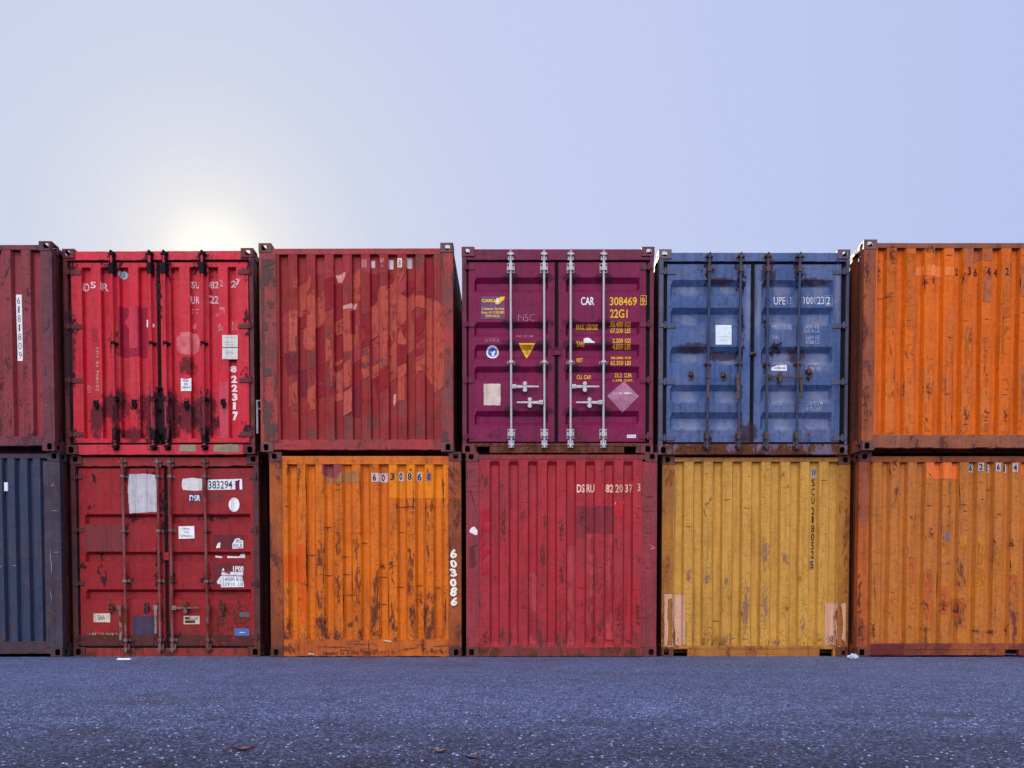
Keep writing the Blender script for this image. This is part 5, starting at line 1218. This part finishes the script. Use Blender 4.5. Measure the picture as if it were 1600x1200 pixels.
def L0():
    P1 = paint('slate_blue_paint', (.024, .036, .078), (.032, .038, .075), rust=.12, seed=25.2, grime=.4, scratch=.15, low=.3, chalk=.05, ridge_y=.03)
    F1 = paint('dark_slate_post', (.042, .036, .060), (.034, .026, .045), rust=.25, seed=25.5, grime=.4)
    Bt = paint('dark_slate_rail', (.045, .030, .042), (.035, .024, .036), rust=.4, seed=25.8, grime=.5)
    s = Container('L0', 'wall', 'slate blue lower container at the left edge with narrow ribs and a tiny white tag', P1, F1, 25.0, casting=Bt)
    s.frame_parts(.150, .215, (s.Z(58, 200), s.Z(32, 200)), (s.Z(1136, 200), s.Z(1068, 200)), top_mat=Bt, bot_mat=Bt, post_depth=.11, rail_jit=.002, bot_jit=.004)
    s.closed_end(200-70.2*13, 38, 70.2, 15, slope=9, depth=.050, top=s.Z(58, 200), bot=s.Z(1068, 200), dent=.003)
    e = s.end; ch = deco('pale_scuff', (.26, .26, .32), wear=.4, seed=3, scale=90)
    scrapes(s, [(0, 652, 26, 652), (80, 645, 104, 647)], ch, 4)
    s.finish_end(); E_ = s.end_obj
    sticker(s, E_, 'small_tag', [lambda m: s.rect(m, 44, 192, 65, 240, M_white, .004, conform=False), lambda m: s.rect(m, 45, 196, 51, 238, deco('red_tag_edge', (.30, .02, .03)), .0055, conform=False), lambda m: s.rect(m, 56, 198, 62, 236, deco('teal_tag_edge', (.05, .16, .20)), .0055, conform=False)])
    mb = Router(s); s.end = mb
    s.spot(mb, 302, 210, 14, 20, M_rustor); s.spot(mb, 312, 920, 18, 40, M_rustst); s.spot(mb, 315, 915, 12, 20, M_rustor)
    scrapes(s, [(290, 344, 335, 346), (290, 540, 296, 660), (305, 575, 342, 572), (292, 780, 300, 850), (296, 620, 300, 700)], ch, 3)
    s.finish_frame()
L0()

# ================================================================== ground
def ground():
    m, t, b = pmat('asphalt')
    tc = N(t, 'ShaderNodeTexCoord'); v = tc.outputs['Object']
    def voro(scale, feat='F1', out='Distance', rnd=1.0):
        n = N(t, 'ShaderNodeTexVoronoi', feature=feat); n.inputs['Scale'].default_value = scale; t.links.new(v, n.inputs['Vector']); n.inputs['Randomness'].default_value = rnd
        return n.outputs[out]
    c1 = voro(100, out='Color'); sepc = N(t, 'ShaderNodeSeparateColor'); t.links.new(c1, sepc.inputs[0])
    base = ramp(t, sepc.outputs[0], [(0, (.018, .024, .056)), (.50, (.050, .066, .148)), (.78, (.102, .136, .285)), (.93, (.19, .245, .45)), (1, (.32, .40, .66))])
    big = noise(t, v, .35, 4, .5); mid = noise(t, v, 3.5, 5, .6)
    col = mix(t, 1.0, base, ramp(t, big, [(.3, .82), (.7, 1.15)]), 'MULTIPLY')
    col = mix(t, 1.0, col, ramp(t, mid, [(.3, .78), (.7, 1.2)]), 'MULTIPLY')
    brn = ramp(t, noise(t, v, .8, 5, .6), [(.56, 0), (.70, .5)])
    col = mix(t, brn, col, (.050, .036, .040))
    # brownish grime tint and near-camera shading painted into the colour, with a ragged edge
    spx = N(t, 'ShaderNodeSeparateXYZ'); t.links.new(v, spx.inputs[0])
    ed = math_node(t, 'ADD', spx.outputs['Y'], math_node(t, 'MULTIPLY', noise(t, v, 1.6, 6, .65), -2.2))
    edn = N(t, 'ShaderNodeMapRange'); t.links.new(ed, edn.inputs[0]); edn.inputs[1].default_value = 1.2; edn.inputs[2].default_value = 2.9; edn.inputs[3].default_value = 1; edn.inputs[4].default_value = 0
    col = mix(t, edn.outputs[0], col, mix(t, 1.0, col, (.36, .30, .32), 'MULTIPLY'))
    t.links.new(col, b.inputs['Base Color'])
    rgh = ramp(t, sepc.outputs[1], [(0, .55), (1, .9)]); t.links.new(rgh, b.inputs['Roughness'])
    d = math_node(t, 'MULTIPLY', voro(100), -1.0)
    h = math_node(t, 'ADD', d, math_node(t, 'MULTIPLY', sepc.outputs[2], .9)); h = math_node(t, 'ADD', h, math_node(t, 'MULTIPLY', noise(t, v, 240, 4, .6), .4))
    bp = N(t, 'ShaderNodeBump'); bp.inputs['Strength'].default_value = .9; bp.inputs['Distance'].default_value = .006
    t.links.new(h, bp.inputs['Height']); t.links.new(bp.outputs[0], b.inputs['Normal']); setin(b, 'Specular IOR Level', .3)
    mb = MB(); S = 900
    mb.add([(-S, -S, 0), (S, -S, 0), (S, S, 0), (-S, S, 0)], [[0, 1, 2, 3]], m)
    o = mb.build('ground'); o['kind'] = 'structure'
    # proud stones of the worn surface, near the camera
    rnd = random.Random(5); st = MB()
    sm = [plain('stone_pale', (.26, .33, .56), .5, var=.4, scale=40), plain('stone_mid', (.05, .06, .11), .5, var=.4, scale=40), plain('stone_dark', (.02, .02, .045), .55, var=.4, scale=40)]
    for _ in range(26000):
        y = 1.9*math.exp(rnd.random()*1.75) ; x = rnd.uniform(-1, 1)*(y*.66+.15)
        r = rnd.uniform(.002, .0065); hgt = r*rnd.uniform(.25, .55); a = rnd.uniform(0, 6.28); k = 5
        vs = [(x+r*math.cos(a+i*6.283/k)*rnd.uniform(.7, 1.2), y+r*math.sin(a+i*6.283/k)*rnd.uniform(.7, 1.2), -.001) for i in range(k)]
        tp = [(x+(p[0]-x)*.62+rnd.uniform(-.001, .001), y+(p[1]-y)*.62, hgt*rnd.uniform(.75, 1.2)) for p in vs]
        fs = [[i, (i+1) % k, k+(i+1) % k, k+i] for i in range(k)]+[list(range(k, 2*k))]
        q = rnd.random(); st.add(vs+tp, fs, sm[0] if q < .12 else sm[1] if q < .7 else sm[2])
    o = st.build('surface_stones'); o['kind'] = 'stuff'; o['label'] = 'pale and dark stones standing proud of the worn asphalt'; o['category'] = 'gravel'
ground()

# ================================================================== litter
def tagt(o, label, cat, group=None):
    o['label'] = label; o['category'] = cat
    if group: o['group'] = group
def leaf(x, y, ln, wd, rot, mat, label, curl=.012):
    mb = MB(); n = 8; vs = []; fs = []
    for i in range(n+1):
        t = i/n; w_ = wd*math.sin(math.pi*min(1, t*.97+.02))**.8
        for k, sx in enumerate((-1, 0, 1)):
            vs.append((ln*(t-.5), sx*w_*.5, .003+curl*abs(sx)*.9+curl*1.1*(2*t-1)**2+.002*math.sin(t*9+k)))
    for i in range(n):
        for k in range(2): a = i*3+k; fs.append([a, a+3, a+4, a+1])
    nv = len(vs); vs2 = [(p[0], p[1], p[2]+.0012) for p in vs]
    mb.add(vs, [f[::-1] for f in fs], mat); mb.add(vs2, fs, mat)
    mb.cyl((-ln*.5, 0, .012+curl*.5), (-ln*.72, .01, .004), .0016, mat, 6)
    o = mb.build('dry_leaf', None, loc=(x, y, 0)); o.rotation_euler = (0, 0, rot); tagt(o, label, 'leaf')
LB = plain('dry_leaf_brown', (.16, .05, .04), .7, var=.4, scale=60); LT = plain('dry_leaf_tan', (.20, .12, .07), .7, var=.4, scale=60); LR = plain('dry_leaf_red', (.12, .03, .035), .7, var=.4, scale=60)
def gpos(px, py):
    """where a survey sighting at photo (px, py) meets the ground plane"""
    th = math.radians(1.9); u = (px-800)/1300; v = -(py-1017.85)/1300
    dy = math.cos(th)+v*math.sin(th); dz = v*math.cos(th)-math.sin(th); k = -.4228/dz
    return u*k, dy*k
x, y = gpos(380, 1173); leaf(x, y, .085, .032, .15, LB, 'curled brown leaf, leftmost of the three on the asphalt', .006)
x, y = gpos(688, 1176); leaf(x, y, .060, .030, -.3, LT, 'small tan leaf in the middle of the three on the asphalt', .005)
x, y = gpos(740, 1185); leaf(x, y, .075, .022, .2, LR, 'dark reddish leaf, rightmost of the three on the asphalt', .003)

def litter():
    rnd = random.Random(3)
    # flattened white cup by the deep red container
    mb = MB(); wm = plain('white_card', (.72, .70, .66), .6, var=.1); n = 18; vs = []
    for i in range(n):
        a = 2*math.pi*i/n; r = rnd.uniform(.85, 1.1); vs.append((.085*math.cos(a)*r, .05*math.sin(a)*r, .002))
    vs += [(p[0]*.8, p[1]*.8, .018+rnd.uniform(-.004, .004)) for p in vs]; vs.append((0, 0, .012))
    fs = [[i, (i+1) % n, n+(i+1) % n, n+i] for i in range(n)]+[[n+i, n+(i+1) % n, 2*n] for i in range(n)]
    mb.add(vs, fs, wm); x, y = gpos(198, 1030.5)
    o = mb.build('flattened_cup', loc=(x, y-.06, 0), smooth=True); tagt(o, 'flattened white cup lying before the deep red container', 'litter')
    # plastic bag crumpled at the gap between yellow and orange
    bm = bmesh.new(); bmesh.ops.create_icosphere(bm, subdivisions=4, radius=1)
    for v_ in bm.verts:
        p = v_.co.copy(); f = 1+.35*mnoise.noise(p*2.2)+.22*mnoise.noise(p*5.5+Vector((3, 1, 2)))
        v_.co = Vector((p.x*.060*f, p.y*.045*f, max(0, (p.z*.5+.42)*.062*f)))
    me = bpy.data.meshes.new('plastic_bag'); bm.to_mesh(me); bm.free()
    m = plain('thin_white_plastic', (.50, .54, .64), .3, var=.5, scale=30); me.materials.append(m)
    o = bpy.data.objects.new('plastic_bag', me); C.objects.link(o); x, y = gpos(1331, 1030); o.location = (x, y-.03, .001); tagt(o, 'crumpled pale plastic bag on the asphalt beside the mustard container', 'litter')
    # grey stub of pipe in the same gap
    mb = MB(); g = plain('grey_pipe', (.24, .24, .27), .5, .3, var=.3)
    mb.cyl((0, 0, 0), (0, 0, .15), .030, g, 16); mb.cyl((0, 0, .13), (0, 0, .152), .036, g, 16)
    o = mb.build('pipe_stub', loc=(4.435, 10.70, 0), bevel=.002); tagt(o, 'short grey pipe stub standing in the gap behind the plastic bag', 'pipe')
    # dull steel tie-down hanging in the gap between bright red and brick red upper containers
    mb = MB(); g = plain('dull_grey_steel', (.20, .18, .20), .5, .5, var=.4)
    mb.box(-.012, .012, -.006, .006, -.36, .06, g)
    for i in range(12):
        a, b = math.pi*2*i/12, math.pi*2*(i+1)/12
        mb.cyl((.030+.032*math.cos(a), 0, .0+.055*math.sin(a)), (.030+.032*math.cos(b), 0, .0+.055*math.sin(b)), .011, g, 6)
    o = mb.build('lashing_hook', loc=(-3.235, 10.66, 3.20), bevel=.001); tagt(o, 'dull steel lashing hook in the dark gap between bright red and brick red containers', 'hook')
litter()
